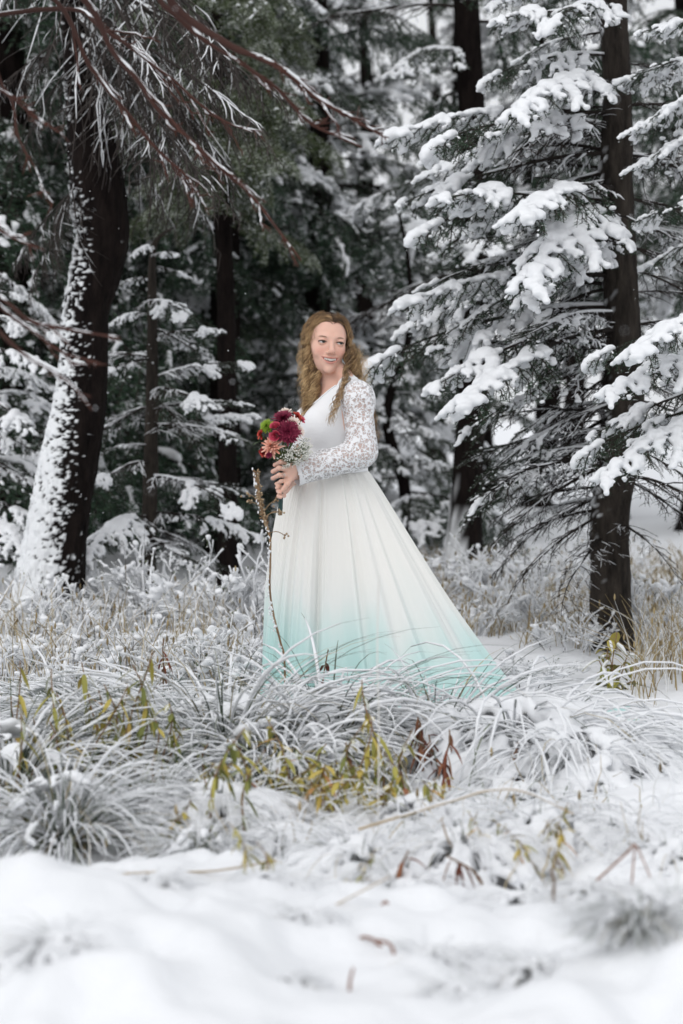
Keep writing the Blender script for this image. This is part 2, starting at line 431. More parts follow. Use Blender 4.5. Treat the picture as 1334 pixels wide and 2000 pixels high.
    sm = mesh_np(name + '_snow', V2, fs, [SNOW]) if len(V2) else None
    return me, sm

BOUGH = {}
# fir boughs under heavy snow, twiggy and half-bare ones, light dusted ones for the wood behind, dead drooping ones
for k in range(4): BOUGH['snowy%d' % k] = make_bough('fir_bough', 100 + k, bare=[.42, .55, .36, .62][k], snow=1.15, thr=-.02, arch=[.08, .05, .10, .06][k], blob=1.08, tw=.30, hang=.4, h=.0075, line=.6, ntw=32, dens=310)
for k in range(3): BOUGH['twiggy%d' % k] = make_bough('twiggy_fir_bough', 120 + k, bare=[.68, .78, .6][k], ntw=34, tw=.46, snow=.75, thr=.05, sub=6, line=.55, arch=.05, droop=.16, r0=.015)
for k in range(2): BOUGH['bare%d' % k] = make_bough('bare_fir_bough', 130 + k, bare=1.0, ntw=30, tw=.42, dens=0, snow=0, sub=5, line=.42, arch=.08, droop=.22, r0=.014)
for k in range(3): BOUGH['dust%d' % k] = make_bough('dusted_fir_bough', 140 + k, bare=.18, ntw=26, tw=.42, snow=1.05, thr=[.05, -.08, .2][k], dens=190, frost=.12, nl=.036, nw=.0065, needle=NEEDLE_BG, hang=.3, h=.013, blob=1.25)
for k in range(3): BOUGH['hang%d' % k] = make_bough('hanging_hemlock_bough', 150 + k, bare=.15, ntw=26, tw=.5, snow=.8, thr=[.55, .42, .62][k], dens=200, frost=.08, nl=.038, nw=.0065, hang=.8, sub=5, h=.013, line=0)
for k in range(3): BOUGH['dead%d' % k] = make_bough('dead_drooping_bough', 160 + k, bare=1.0, ntw=28, tw=.6, dens=0, snow=0, sub=6, line=.32, arch=.03, droop=.35, hang=.15, ang=27, wood=TWIG_GREY, r0=.012)
for k in range(2): BOUGH['pine%d' % k] = make_bough('pine_bough', 170 + k, bare=.1, ntw=26, tw=.42, dens=330, snow=.45, thr=.45, frost=.22, nl=.045, nw=.0042, needle=NEEDLE_PINE, hang=.5, h=.013, line=0)

def add_bough(tree, kind, root, tip, roll=0.0):
    """hang one shared bough on a tree from root to tip (points in the place)"""
    me, sm = BOUGH[kind]
    root = Vector(root); tip = Vector(tip); x = tip - root; ln = x.length; x.normalize()
    z = Vector((0, 0, 1)); y = z.cross(x)
    if y.length < .05: y = Vector((0, 1, 0))
    y.normalize(); z = x.cross(y)
    R = Matrix((x, y, z)).transposed().to_4x4() @ Matrix.Rotation(roll, 4, 'X')
    s = ln / 1.2
    M = Matrix.Translation(root - tree.location) @ R @ Matrix.Diagonal((s, s * .5 + .5 * min(s, 1.3), s * .5 + .5 * min(s, 1.2), 1))
    o = link('bough', me, tree); o.matrix_local = M
    if sm is not None:
        c = link('snow', sm, o); c['kind'] = 'stuff'
    return o

def trunk_mesh(name, ctrl, radii, mat, sides=28, seg=220, snow_dir=None, snow_amt=None, seed=1, flare=1.5, rough=.07):
    """bent tapered trunk with root flare; snow crust stands proud on the side the wind came from"""
    P = catmull(ctrl, seg); s = np.linspace(0, 1, seg)
    r = np.interp(s, np.linspace(0, 1, len(radii)), radii); r = r * (1 + (flare - 1) * np.exp(-(P[:, 2] - P[0, 2]) / .18))
    T = np.gradient(P, axis=0); T /= np.linalg.norm(T, axis=1)[:, None]
    B = np.cross(T, [0, 1., 0]); B /= np.linalg.norm(B, axis=1)[:, None]; N = np.cross(B, T)
    th = np.arange(sides) * 2 * np.pi / sides
    D = np.cos(th)[None, :, None] * B[:, None, :] + np.sin(th)[None, :, None] * N[:, None, :]
    V = P[:, None, :] + r[:, None, None] * D
    nz = fbm(V * np.array([1, 1, .35]), 16, seed, 3) + .5 * noise3(V * np.array([1, 1, .5]), 55, seed + 1)
    V = V + D * (r[:, None] * rough * nz)[..., None]
    sn = np.zeros(V.shape[:2])
    if snow_dir is not None:
        sd = np.asarray(snow_dir, float); sd /= np.linalg.norm(sd)
        face = (D * sd).sum(-1); amt = snow_amt(P[:, 2] - P[0, 2])[:, None]
        f = face + .85 * fbm(V * np.array([1, 1, 1.5]), 48, seed + 9, 2) + .3 * noise3(V, 6, seed + 3) + amt
        sn = sstep(-.05, .22, f); V = V + D * (sn * (.010 + .008 * noise3(V, 45, seed + 5)))[..., None]
    i = np.arange(seg - 1)[:, None] * sides; j = np.arange(sides)[None, :]; k = (j + 1) % sides
    F = np.stack([i + k, i + j, i + sides + j, i + sides + k], -1).reshape(-1, 4)
    return mesh_np(name, V.reshape(-1, 3), [F], [mat], attrs={'snow': sn.ravel()})

def trunk_at(ctrl, z):
    P = catmull(ctrl, 200); return np.array([np.interp(z, P[:, 2], P[:, 0]), np.interp(z, P[:, 2], P[:, 1]), z])

def new_tree(name, base, label, cat='tree', group=None):
    t = empty(name, base); tag(t, label, cat, group); return t
def add_trunk(tree, ctrl, radii, mat, **kw):
    b = np.array(tree.location); o = link('trunk', trunk_mesh('trunk', np.asarray(ctrl) - b, radii, mat, **kw), tree); return o

# ---------------------------------------------------------------- right-hand fir (sharp, snow-loaded)
D1 = 11.6
ctrl = [PX(1197, 1272, D1), PX(1192, 1120, D1), PX(1194, 985, D1), PX(1218, 860, D1), PX(1222, 740, D1), PX(1212, 560, D1), PX(1205, 380, D1), PX(1206, 180, D1), PX(1196, -40, D1), PX(1190, -400, D1), PX(1186, -1200, D1)]
fir = new_tree('fir_tree', PX(1197, 1272, D1), 'dark trunked fir with snow loaded boughs reaching left behind the dress train')
add_trunk(fir, ctrl, [.097, .094, .095, .088, .085, .082, .078, .072, .066, .05, .012], BARK_FIR, snow_dir=(-.6, -.1, .5), snow_amt=lambda z: -1.12 + 0 * z, seed=4, flare=1.12)
fir_ctrl = ctrl
def fb(kind, y0, tip, dd, roll=0.0, rx=None):
    """bough leaving the trunk at photo row y0, tip at photo pixel tip, dd metres nearer (-) or farther (+) than the trunk"""
    z0 = PX(0, y0, D1)[2]; add_bough(fir, kind, trunk_at(fir_ctrl, z0), PX(tip[0], tip[1], D1 + dd), roll)
for a in [('snowy1', 225, (752, 262), -.35, 0), ('snowy0', 250, (832, 300), -.75, .15), ('snowy3', 300, (778, 405), -.1, .1), ('snowy2', 300, (830, 340), .3, 0),
          ('snowy0', 395, (800, 470), -.55, -.1), ('snowy3', 420, (868, 395), -.9, 0), ('snowy1', 540, (778, 590), -.4, .1), ('snowy2', 560, (790, 640), .25, 0),
          ('snowy0', 600, (712, 730), -.2, .05), ('snowy3', 610, (850, 770), -.65, 0), ('snowy1', 640, (890, 790), -.95, .1), ('twiggy0', 680, (770, 700), .5, 0),
          ('snowy2', 180, (1012, 225), -.9, .1), ('snowy0', 110, (938, 168), -.4, 0), ('snowy3', 40, (980, 45), -.7, 0), ('snowy1', 60, (1010, 120), .4, 0),
          ('snowy2', 420, (1040, 560), -1.1, .1), ('snowy1', 370, (1012, 420), -1.1, 0), ('snowy2', 470, (1032, 590), -.8, .2), ('snowy0', 20, (1070, 60), -.8, 0), ('snowy2', -40, (960, 10), -.3, 0),
          ('twiggy1', 330, (870, 480), .1, 0), ('twiggy0', 470, (850, 560), .2, .1), ('twiggy2', 500, (900, 640), -.3, 0), 
          ('twiggy0', 700, (905, 850), -.3, .1), ('twiggy1', 780, (930, 940), -.1, 0), ('twiggy2', 840, (920, 900), .3, .1), ('twiggy0', 860, (928, 985), -.3, 0), ('twiggy1', 900, (905, 1010), .1, 0),
          ('bare0', 560, (930, 700), .3, 0), ('bare1', 640, (990, 820), -.2, .2), ('bare0', 720, (1020, 900), .2, 0), ('bare1', 800, (1000, 980), .4, .1), ('bare0', 900, (960, 1080), -.2, 0),
          ('bare1', 960, (960, 1130), .2, 0), ('bare0', 1000, (1000, 1165), -.3, .3), ('bare1', 440, (960, 520), .4, 0), ('bare0', 340, (980, 420), .5, 0), ('bare1', 240, (1000, 330), .5, 0),
          ('bare0', 870, (1400, 990), -.1, 0), ('bare1', 930, (1390, 1080), .2, 0), ('bare0', 780, (1410, 870), .3, 0), ('bare1', 1010, (1330, 1140), -.3, 0), ('twiggy2', 640, (1400, 640), .5, 0), ('twiggy0', 720, (1420, 800), .6, 0),
          ('bare1', 1040, (1090, 1200), -.5, 0), ('twiggy1', 300, (1440, 380), .5, 0), ('twiggy2', 430, (1450, 540), .5, 0), ('bare0', 520, (1420, 640), .2, 0), ('snowy1', 150, (1480, 180), .6, 0),
          ('snowy0', -100, (900, -90), -.4, 0), ('snowy2', -180, (1500, -150), -.5, 0), ('snowy1', -260, (1000, -200), -.7, 0), ('snowy0', -420, (1350, -330), -.7, 0), ('snowy3', -440, (1000, -400), .2, 0)]:
    fb(*a)

rg = np.random.default_rng(3)
for k in range(40):
    y0 = 120 + 880 * (k + rg.uniform()) / 40; sd = -1 if k % 4 else 1; ln = rg.uniform(130, 300)
    fb(['bare0', 'bare1', 'twiggy1', 'bare1'][k % 4], y0, (1205 + sd * ln, y0 + ln * rg.uniform(.05, .45)), rg.uniform(-.7, .7), rg.normal(0, .3))
# ---------------------------------------------------------------- near fir whose trunk stands just outside the right edge
D2 = 10.6
ctrl2 = [PX(1520, 1300, D2), PX(1525, 900, D2), PX(1530, 500, D2), PX(1528, 0, D2), PX(1525, -700, D2), PX(1520, -1300, D2)]
nf = new_tree('fir_tree', PX(1520, 1300, D2), 'nearer fir reaching in from the right edge with thick snow on its boughs')
add_trunk(nf, ctrl2, [.10, .095, .085, .07, .04, .01], BARK_FIR, seed=8)
for kind, y0, tip, dd, roll in [('snowy0', 640, (1143, 715), -.25, .1), ('snowy2', 700, (1190, 770), -.55, 0), ('snowy3', 720, (1150, 860), .05, .1), ('snowy0', 780, (1122, 905), -.2, .05), ('snowy2', 800, (1180, 935), -.5, 0),
                     ('snowy1', 560, (1230, 690), -.7, 0), ('snowy2', 180, (1225, 260), .2, .3), ('snowy1', 110, (1215, 160), .5, .2), ('snowy0', 380, (1245, 440), .3, .2), ('snowy2', 260, (1232, 330), .3, .2), ('snowy3', 30, (1240, 70), .1, 0),
                     ('snowy1', 440, (1262, 520), .5, 0), ('snowy1', 860, (1440, 1000), -.8, 0), ('snowy0', -120, (1240, -100), 0, 0), ('snowy2', 300, (1800, 380), 0, 0), ('snowy0', 600, (1820, 700), -.3, 0), ('snowy3', -300, (1300, -240), .2, 0), ('snowy1', 800, (1840, 900), .2, 0), ('snowy0', 420, (1600, 560), -.9, 0)]:
    add_bough(nf, kind, trunk_at(ctrl2, PX(0, y0, D2)[2]), PX(tip[0], tip[1], D2 + dd), roll)

# ---------------------------------------------------------------- big bent trunk on the left with wind-plastered snow
D3 = 12.5
ctrl3 = [PX(x_, y_, D3) for x_, y_ in [(92, 1225), (98, 1150), (118, 1000), (140, 880), (156, 800), (166, 703), (169, 612), (184, 545), (201, 468), (194, 390), (176, 273), (161, 195), (150, 117), (142, 20), (140, -150), (150, -600), (150, -1200)]]
big = new_tree('bent_conifer', PX(92, 1225, D3), 'large bent dark trunk plastered with snow down its left side')
add_trunk(big, ctrl3, [.168, .160, .150, .142, .136, .124, .117, .128, .134, .148, .122, .084, .066, .06, .055, .045, .012], BARK_DARK, sides=110, seg=700, snow_dir=(-1, -.45, .15),
          snow_amt=lambda z: np.interp(z, [0, .3, .9, 1.5, 2.2, 3.0], [.15, -.1, -.38, -.75, -1.2, -1.5]), seed=21, flare=1.35, rough=.05)
for kind, y0, tip, dd, roll in [('dead0', 10, (500, 250), -.9, 0), ('dead1', 20, (430, 400), -.8, 0), ('dead2', 60, (350, 300), -.6, .2), ('dead1', -60, (560, 210), -.6, 0), ('dead2', -20, (400, 250), -.3, 0),
                     ('dead0', 60, (-60, 230), -.3, 0), ('dead1', 110, (20, 330), .2, 0), ('dead2', 330, (20, 520), -.2, .1), ('dead1', 300, (60, 580), -.2, .3), ('dead0', -120, (320, 180), -.9, 0), ('dead2', -150, (460, 120), -1.0, 0),
                     ('dead0', 150, (330, 440), .2, 0), ('dead1', -200, (-60, 60), -.8, 0), ('dead0', 30, (400, 440), .3, .2), ('dead2', 90, (460, 330), -.5, .1), ('pine0', -250, (420, -20), .3, 0), ('pine1', -320, (0, -60), .2, 0), ('pine0', -500, (330, -420), -.7, 0), ('pine1', -560, (-80, -500), .5, 0)]:
    add_bough(big, kind, trunk_at(ctrl3, PX(0, y0, D3)[2]), PX(tip[0], tip[1], D3 + dd), roll)

# ---------------------------------------------------------------- slim young fir behind the bouquet side
D4 = 13.4
ctrl4 = [PX(287, 1165, D4), PX(292, 1000, D4), PX(296, 820, D4), PX(298, 640, D4), PX(297, 520, D4), PX(305, 470, D4), PX(345, 440, D4)]
yf = new_tree('young_fir', PX(287, 1165, D4), 'slim young fir with a bent tip and snow clumps beside the bent trunk')
add_trunk(yf, ctrl4, [.045, .042, .038, .03, .02, .014, .004], BARK_FIR, seed=31, sides=12, seg=90, flare=1.2)
for kind, y0, tip, dd, roll in [('snowy1', 700, (140, 765), -.5, 0), ('snowy0', 740, (495, 715), .1, .1), ('snowy3', 660, (440, 650), -.3, 0), ('snowy2', 610, (205, 640), -.1, 0), ('snowy0', 590, (360, 625), -.5, 0), ('twiggy0', 800, (470, 790), -.2, 0),
                     ('snowy1', 850, (500, 810), .2, 0), ('twiggy1', 830, (510, 870), -.3, 0), ('twiggy2', 790, (130, 900), .4, 0), ('snowy3', 900, (167, 965), -.6, 0), ('snowy0', 930, (470, 1010), -.5, 0), ('snowy1', 1000, (510, 1050), -.2, 0), ('snowy2', 1010, (168, 1095), -.75, 0),
                     ('twiggy0', 940, (480, 960), .3, 0), ('twiggy1', 1030, (440, 1110), .2, 0), ('snowy1', 540, (230, 560), .2, 0), ('snowy3', 520, (370, 545), .2, 0), ('snowy2', 480, (260, 500), -.2, 0), ('snowy0', 500, (350, 500), -.2, 0), ('twiggy2', 640, (420, 720), .4, 0), ('twiggy0', 700, (170, 700), .5, 0),
                     ('snowy3', 760, (420, 800), -.6, .1), ('twiggy1', 870, (200, 880), -.2, 0), ('twiggy2', 1050, (380, 1120), -.5, 0), ('bare0', 780, (400, 900), -.4, 0)]:
    add_bough(yf, kind, trunk_at(ctrl4[:6], PX(0, y0, D4)[2]), PX(tip[0], tip[1], D4 + dd), roll)

# ---------------------------------------------------------------- small fir at the far left edge
D5 = 13.9
ctrl5 = [PX(-70, 1170, D5), PX(-66, 900, D5), PX(-62, 620, D5), PX(-60, 420, D5), PX(-58, 250, D5)]
lf = new_tree('young_fir', PX(-70, 1170, D5), 'snow covered young fir at the left edge behind the bent trunk')
add_trunk(lf, ctrl5, [.06, .05, .035, .02, .006], BARK_FIR, seed=35, sides=12, seg=60)
for kind, y0, tip, dd, roll in [('snowy0', 620, (125, 665), -.3, 0), ('snowy1', 680, (100, 720), -.5, 0), ('snowy2', 720, (118, 770), 0, 0), ('snowy3', 760, (70, 850), -.6, 0), ('snowy0', 830, (90, 905), -.2, 0), ('twiggy0', 880, (120, 1000), -.3, 0), ('snowy1', 960, (110, 1050), -.4, 0), ('snowy2', 1000, (70, 1120), -.6, 0),
                     ('snowy3', 560, (60, 590), .1, 0), ('snowy1', 500, (110, 640), .5, 0), ('dust0', 900, (150, 960), .5, 0), ('dust1', 780, (150, 830), .6, 0), ('snowy0', 430, (30, 460), 0, 0), ('twiggy1', 1040, (130, 1160), .2, 0), ('snowy2', 700, (-260, 800), 0, 0), ('snowy0', 900, (-300, 1000), -.4, 0)]:
    add_bough(lf, kind, trunk_at(ctrl5, PX(0, y0, D5)[2]), PX(tip[0], tip[1], D5 + dd), roll)

# ---------------------------------------------------------------- bare red-twigged tree close to the camera, trunk left of the frame
D6 = 7.0
def red_tree():
    base = np.array([-2.0, 7.3, gz(-2.0, 7.3) - .03])
    t = new_tree('bare_tree', base, 'bare tree close by on the left with wet red brown twigs, out of focus')
    ctrl = [base, base + [.02, 0, .8], base + [.0, .02, 1.6], base + [.06, 0, 2.4], base + [.02, 0, 3.4]]
    add_trunk(t, ctrl, [.06, .05, .04, .03, .01], BARK_DARK, seed=41, sides=14, seg=80)
    rng = np.random.default_rng(5)
    def limb(pts, r, nsub, sl, start=.25, seed=0):
        mb = MB(); sn = MB()
        P = catmull(pts, 40); s = np.linspace(0, 1, 40)
        P = P + .010 * np.stack([noise3(P, 9, 1 + seed), noise3(P, 9, 2 + seed), noise3(P, 9, 3 + seed)], -1)
        rr = r * .85 * (1 - .72 * s) * (1 + .25 * noise3(P, 60, seed))
        mb.tube(P, rr, 8, 0, .2 + .6 * s)
        def ridge(Q, q):
            on = (noise3(Q, 22, 50 + seed) + .6 * noise3(Q, 60, 51)) > -.32; k = 0
            while k < len(Q):
                if on[k]:
                    e = k
                    while e + 1 < len(Q) and on[e + 1]: e += 1
                    if e > k:
                        X = Q[k:e + 1].copy(); w = np.interp(np.linspace(0, 1, e - k + 1), [0, .25, .75, 1], [.3, 1, 1, .3]) * (q[k:e + 1] * .66 + .0009) * rng.uniform(.6, 1.2, e - k + 1); X[:, 2] += q[k:e + 1] * .62; X[:, 1] -= q[k:e + 1] * .15
                        sn.tube(X, w, 6)
                    k = e + 1
                else: k += 1
        ridge(P, rr)
        T = np.gradient(P, axis=0); T /= np.linalg.norm(T, axis=1)[:, None]
        for j in range(nsub):
            u = start + (1 - start) * (j + rng.uniform(.2, .8)) / nsub * .96; i = int(u * 39); d = T[i] + rng.normal(0, .33, 3) * np.array([.6, 1, 1]); d /= np.linalg.norm(d)
            l = sl * rng.uniform(.35, 1.1) * (1.15 - .7 * u); q = np.linspace(0, 1, 10)[:, None]
            Q = P[i] + d * l * q + np.array([0, 0, -.22]) * l * q ** 2 + rng.normal(0, .003, (10, 3)) * q
            wr = rr[i] * .5 * (1 - .6 * q[:, 0]) + .0012
            mb.tube(Q, wr, 5, 0, .4 + .5 * q[:, 0]); ridge(Q, wr)
            for b in range(3):
                e = rng.integers(2, 9); d2 = d + rng.normal(0, .6, 3); d2 /= np.linalg.norm(d2); q2 = np.linspace(0, 1, 4)[:, None]
                mb.tube(Q[e] + d2 * rng.uniform(.015, .05) * q2, .0026 * (1 - .5 * q2[:, 0]), 4, 0, .8)
        V = np.array(t.location)
        o = link('limb', mb.mesh('limb', [TWIG_RED]), t); o.location = tuple(-V)
        sm = sn.mesh('limb_snow', [SNOW]); c = link('snow', sm, o); c['kind'] = 'stuff'
    b = lambda z: base + [0.02, 0, z]
    limb([b(2.6), PX(180, -160, 6.9), PX(340, 10, 7.0), PX(450, 85, 7.0), PX(535, 125, 7.0), PX(615, 195, 7.05), PX(690, 235, 7.1), PX(745, 262, 7.15)], .017, 11, .20, .5, 1)
    limb([b(2.5), PX(200, -120, 7.1), PX(320, 10, 7.1), PX(420, 95, 7.1), PX(530, 160, 7.1), PX(600, 235, 7.1), PX(705, 290, 7.1)], .013, 10, .18, .5, 2)
    limb([b(2.3), PX(60, -40, 7.2), PX(230, 110, 7.2), PX(330, 230, 7.2), PX(420, 320, 7.2), PX(500, 390, 7.2), PX(585, 503, 7.2)], .014, 12, .22, .4, 3)
    limb([b(2.2), PX(30, -20, 7.4), PX(180, 140, 7.4), PX(290, 270, 7.4), PX(360, 340, 7.4), PX(375, 372, 7.4)], .011, 11, .2, .3, 4)
    limb([b(2.2), PX(60, 20, 7.6), PX(200, 60, 7.6), PX(330, 150, 7.6), PX(430, 230, 7.6), PX(510, 260, 7.6)], .010, 12, .2, .3, 6)
    limb([b(1.2), PX(-150, 500, 6.4), PX(0, 585, 6.2), PX(60, 625, 6.2), PX(140, 645, 6.2), PX(235, 660, 6.2)], .010, 3, .1, .5, 7)
    limb([b(1.25), PX(-150, 440, 6.4), PX(-20, 570, 6.2), PX(50, 640, 6.2), PX(110, 690, 6.2), PX(195, 713, 6.2)], .010, 4, .12, .5, 8)
    limb([b(1.1), PX(-160, 520, 5.9), PX(-10, 640, 5.8), PX(60, 700, 5.8), PX(120, 745, 5.8), PX(182, 806, 5.8)], .009, 2, .05, .6, 9)
    limb([b(1.4), PX(-160, 380, 6.6), PX(-40, 430, 6.6), PX(30, 465, 6.6), PX(85, 490, 6.6)], .009, 3, .1, .5, 10)
    limb([b(1.7), PX(-120, 100, 6.8), PX(0, 170, 6.8), PX(50, 215, 6.8), PX(110, 262, 6.8)], .009, 4, .12, .5, 11)
    limb([b(1.8), PX(-100, 120, 7.0), PX(10, 180, 7.0), PX(40, 270, 7.0), PX(75, 340, 7.0), PX(98, 400, 7.0)], .007, 4, .1, .5, 12)
red_tree()

# ---------------------------------------------------------------- the wood behind
def conifer(label, px, py, d, height, r, kinds, nb, blen, seed, z0=.6, lean=0.0, name='conifer', snow=None, zmax=None, az=(0, 360), pitch=-.35, mat=BARK_DARK):
    rng = np.random.default_rng(seed)
    base = PX(px, py, d); base[2] = gz(base[0], base[1]) - .05
    t = new_tree(name, base, label)
    ctrl = [base + np.array([lean * h * height + .06 * rng.normal() * (h > 0), .05 * rng.normal() * (h > 0), h * height]) for h in (0, .2, .4, .6, .8, 1)]
    kw = {} if snow is None else dict(snow_dir=(-1, -.5, .1), snow_amt=lambda z: np.interp(z, [0, .25, .6, 5], [.3, -.4, -1.3, -2.2]))
    add_trunk(t, ctrl, [r, r * .9, r * .75, r * .55, r * .3, .01], mat, seed=seed, sides=18, seg=120, **kw)
    top = zmax or height
    for k in range(nb):
        z = z0 + (top - z0) * (k + rng.uniform()) / nb; a = rad(rng.uniform(*az)) if az != (0, 360) else k * 2.39996 + rng.normal(0, .35)
        l = blen * (1 - .78 * z / height) * rng.uniform(.7, 1.2)
        root = trunk_at(ctrl, base[2] + z); tip = root + np.array([math.cos(a) * l, math.sin(a) * l, (pitch + .25 * z / height + rng.normal(0, .1)) * l])
        add_bough(t, kinds[rng.integers(len(kinds))], root, tip, rng.normal(0, .12))
    return t
DK = ['dust0', 'dust1', 'dust2']; HG = ['hang0', 'hang1', 'hang2']; SN = ['snowy0', 'snowy2', 'dust1']; PN = ['pine0', 'pine1']
conifer('tall dark hemlock with a thick black trunk left of the bride', 438, 1130, 17.0, 11, .115, HG + DK, 44, 1.35, 51, 2.0, zmax=6.2)
conifer('dense snow dusted fir rising directly behind the bride', 620, 1100, 18.5, 7.0, .12, DK + ['hang0', 'snowy0'], 64, 1.9, 52, .5, zmax=6.0)
conifer('small fir with drooping snowy boughs right behind the lace sleeve', 775, 1095, 16.5, 2.6, .045, ['dust0', 'dust1', 'hang0'], 34, .85, 53, .3)
conifer('bare lower trunk with snow on its left foot between dress and right fir', 906, 1085, 15.5, 12, .10, ['hang0', 'dust1', 'bare0'], 20, 1.3, 54, 1.75, snow=-.45, zmax=6.0)
pine_ = conifer('pine with yellow green needles hanging behind the red twigs', 446, 1140, 14.6, 9, .06, PN, 36, 1.0, 55, 2.3, zmax=5.0, name='pine_tree')
conifer('dark evergreen filling the upper left corner behind the bent trunk', -10, 1150, 16.0, 11, .16, HG, 50, 1.8, 56, .8, zmax=5.4)
conifer('dark evergreen behind the slim young fir', 165, 1120, 18.0, 11, .16, HG + ['dust2', 'dust0'], 54, 1.8, 57, .5, zmax=6)
conifer('leaning dark trunk high behind the right fir', 945, 1030, 24.0, 14, .15, ['hang1', 'dust1'], 18, 1.8, 58, 3.0, lean=-.025, zmax=8)
conifer('pale snowy fir seen between the dress and the right fir', 1050, 1030, 24.0, 7.5, .13, ['dust1', 'snowy2', 'dust0'], 36, 2.0, 59, 2.3, zmax=6.5)
conifer('far snow dusted fir behind the right fir trunk', 1190, 1035, 22.0, 8.5, .14, ['dust1', 'dust0', 'hang0'], 28, 1.9, 60, 1.9, zmax=6.8)
conifer('far fir at the right edge behind the nearer fir', 1370, 1040, 20.0, 12, .16, ['dust1', 'dust0', 'hang2'], 28, 1.8, 61, 1.8, zmax=6.4)
conifer('fir with drooping snowy boughs upper centre beyond the bride', 720, 1050, 24.0, 6.6, .13, ['dust1', 'dust0', 'snowy0'], 40, 2.0, 62, 1.3, zmax=5.8)
conifer('dim hemlock far behind the hemlock trunk', 500, 1050, 27.0, 14, .2, HG + DK, 56, 2.4, 63, .4, zmax=7.6)
conifer('dim hemlock far behind the bent trunk', 170, 1050, 26.0, 14, .2, HG, 50, 2.4, 65, .4, zmax=7.4)
conifer('dim evergreen far off at the left edge', -90, 1050, 22.0, 14, .2, HG, 40, 2.3, 66, .4, zmax=6.6)
conifer('faint far fir left of the leaning trunk', 850, 1010, 36.0, 9, .16, ['dust1', 'dust0'], 22, 2.4, 67, 2.6, zmax=8)
conifer('faint far fir over the pale snowy fir', 1120, 1005, 38.0, 11, .18, ['dust1', 'dust0'], 34, 2.8, 68, 2.6, zmax=9.5)
for k, (y0, tip, dd) in enumerate([(-60, (600, 40), -.2), (0, (615, 130), .1), (60, (590, 215), -.2), (130, (540, 300), -.3), (200, (525, 390), -.2), (-20, (530, 90), -.5), (260, (500, 430), .1), (150, (350, 380), -.2), (230, (370, 440), .2)]):
    rt = PX(446, y0, 14.6); add_bough(pine_, PN[k % 2], rt, PX(tip[0], tip[1], 14.6 + dd), 0)
# ================================================================ plants in the snow
GRASS = mat_var('bear_grass', [(0, (.03, .045, .032)), (.5, (.095, .125, .09)), (.7, (.20, .23, .16)), (.78, (.36, .30, .18)), (.87, (.50, .44, .30)), (1, (.84, .86, .88))], .6, .3)
STRAW = mat_var('dry_straw', [(0, (.13, .095, .05)), (.5, (.40, .31, .165)), (.75, (.52, .44, .28)), (.85, (.65, .63, .58)), (1, (.85, .86, .87))], .75, .2)
YLEAF = mat_var('yellow_leaf', [(0, (.17, .19, .05)), (.35, (.40, .36, .08)), (.7, (.52, .39, .10)), (.85, (.46, .25, .09)), (1, (.3, .13, .07))], .6, .3)
RUST = mat_var('rust_leaf', [(0, (.10, .028, .02)), (.5, (.2, .07, .04)), (1, (.33, .17, .09))], .7, .2)
STALK = mat_var('dead_stalk', [(0, (.12, .065, .035)), (.5, (.25, .16, .09)), (1, (.46, .36, .24))], .7, .2)

def leaf(mb, p, d, L, W, m, a, curl=.3, fold=.25, n=5, snow=None, up=None):
    """lance-shaped leaf with a folded midrib, bending down along its length"""
    d = np.asarray(d, float); d = d / np.linalg.norm(d); s = np.linspace(0, 1, n)
    side = np.cross(d, [0, 0, 1.]); 
    if np.linalg.norm(side) < .05: side = np.array([1., 0, 0])
    side /= np.linalg.norm(side); nrm = np.cross(side, d)
    C = np.asarray(p) + d * (L * s)[:, None] - np.array([0, 0, 1.]) * (curl * L * s ** 2)[:, None]
    w = W * .5 * np.sin(np.pi * np.clip(s * .93 + .05, 0, 1)) ** .8
    A = C + side * w[:, None] + nrm * (fold * w)[:, None]; B = C - side * w[:, None] + nrm * (fold * w)[:, None]
    V = np.stack([A, C, B], 1).reshape(-1, 3); i = np.arange(n - 1)[:, None] * 3
    F = np.concatenate([i + [0, 1, 4, 3], i + [1, 2, 5, 4]], 0)
    mb.add(V, F, m, a)
    if snow is not None:
        X = C[1:] + nrm * (W * .1); snow.tube(X, np.maximum(w[1:] * .55, .0008) * RNG.uniform(.6, 1.1), 5)

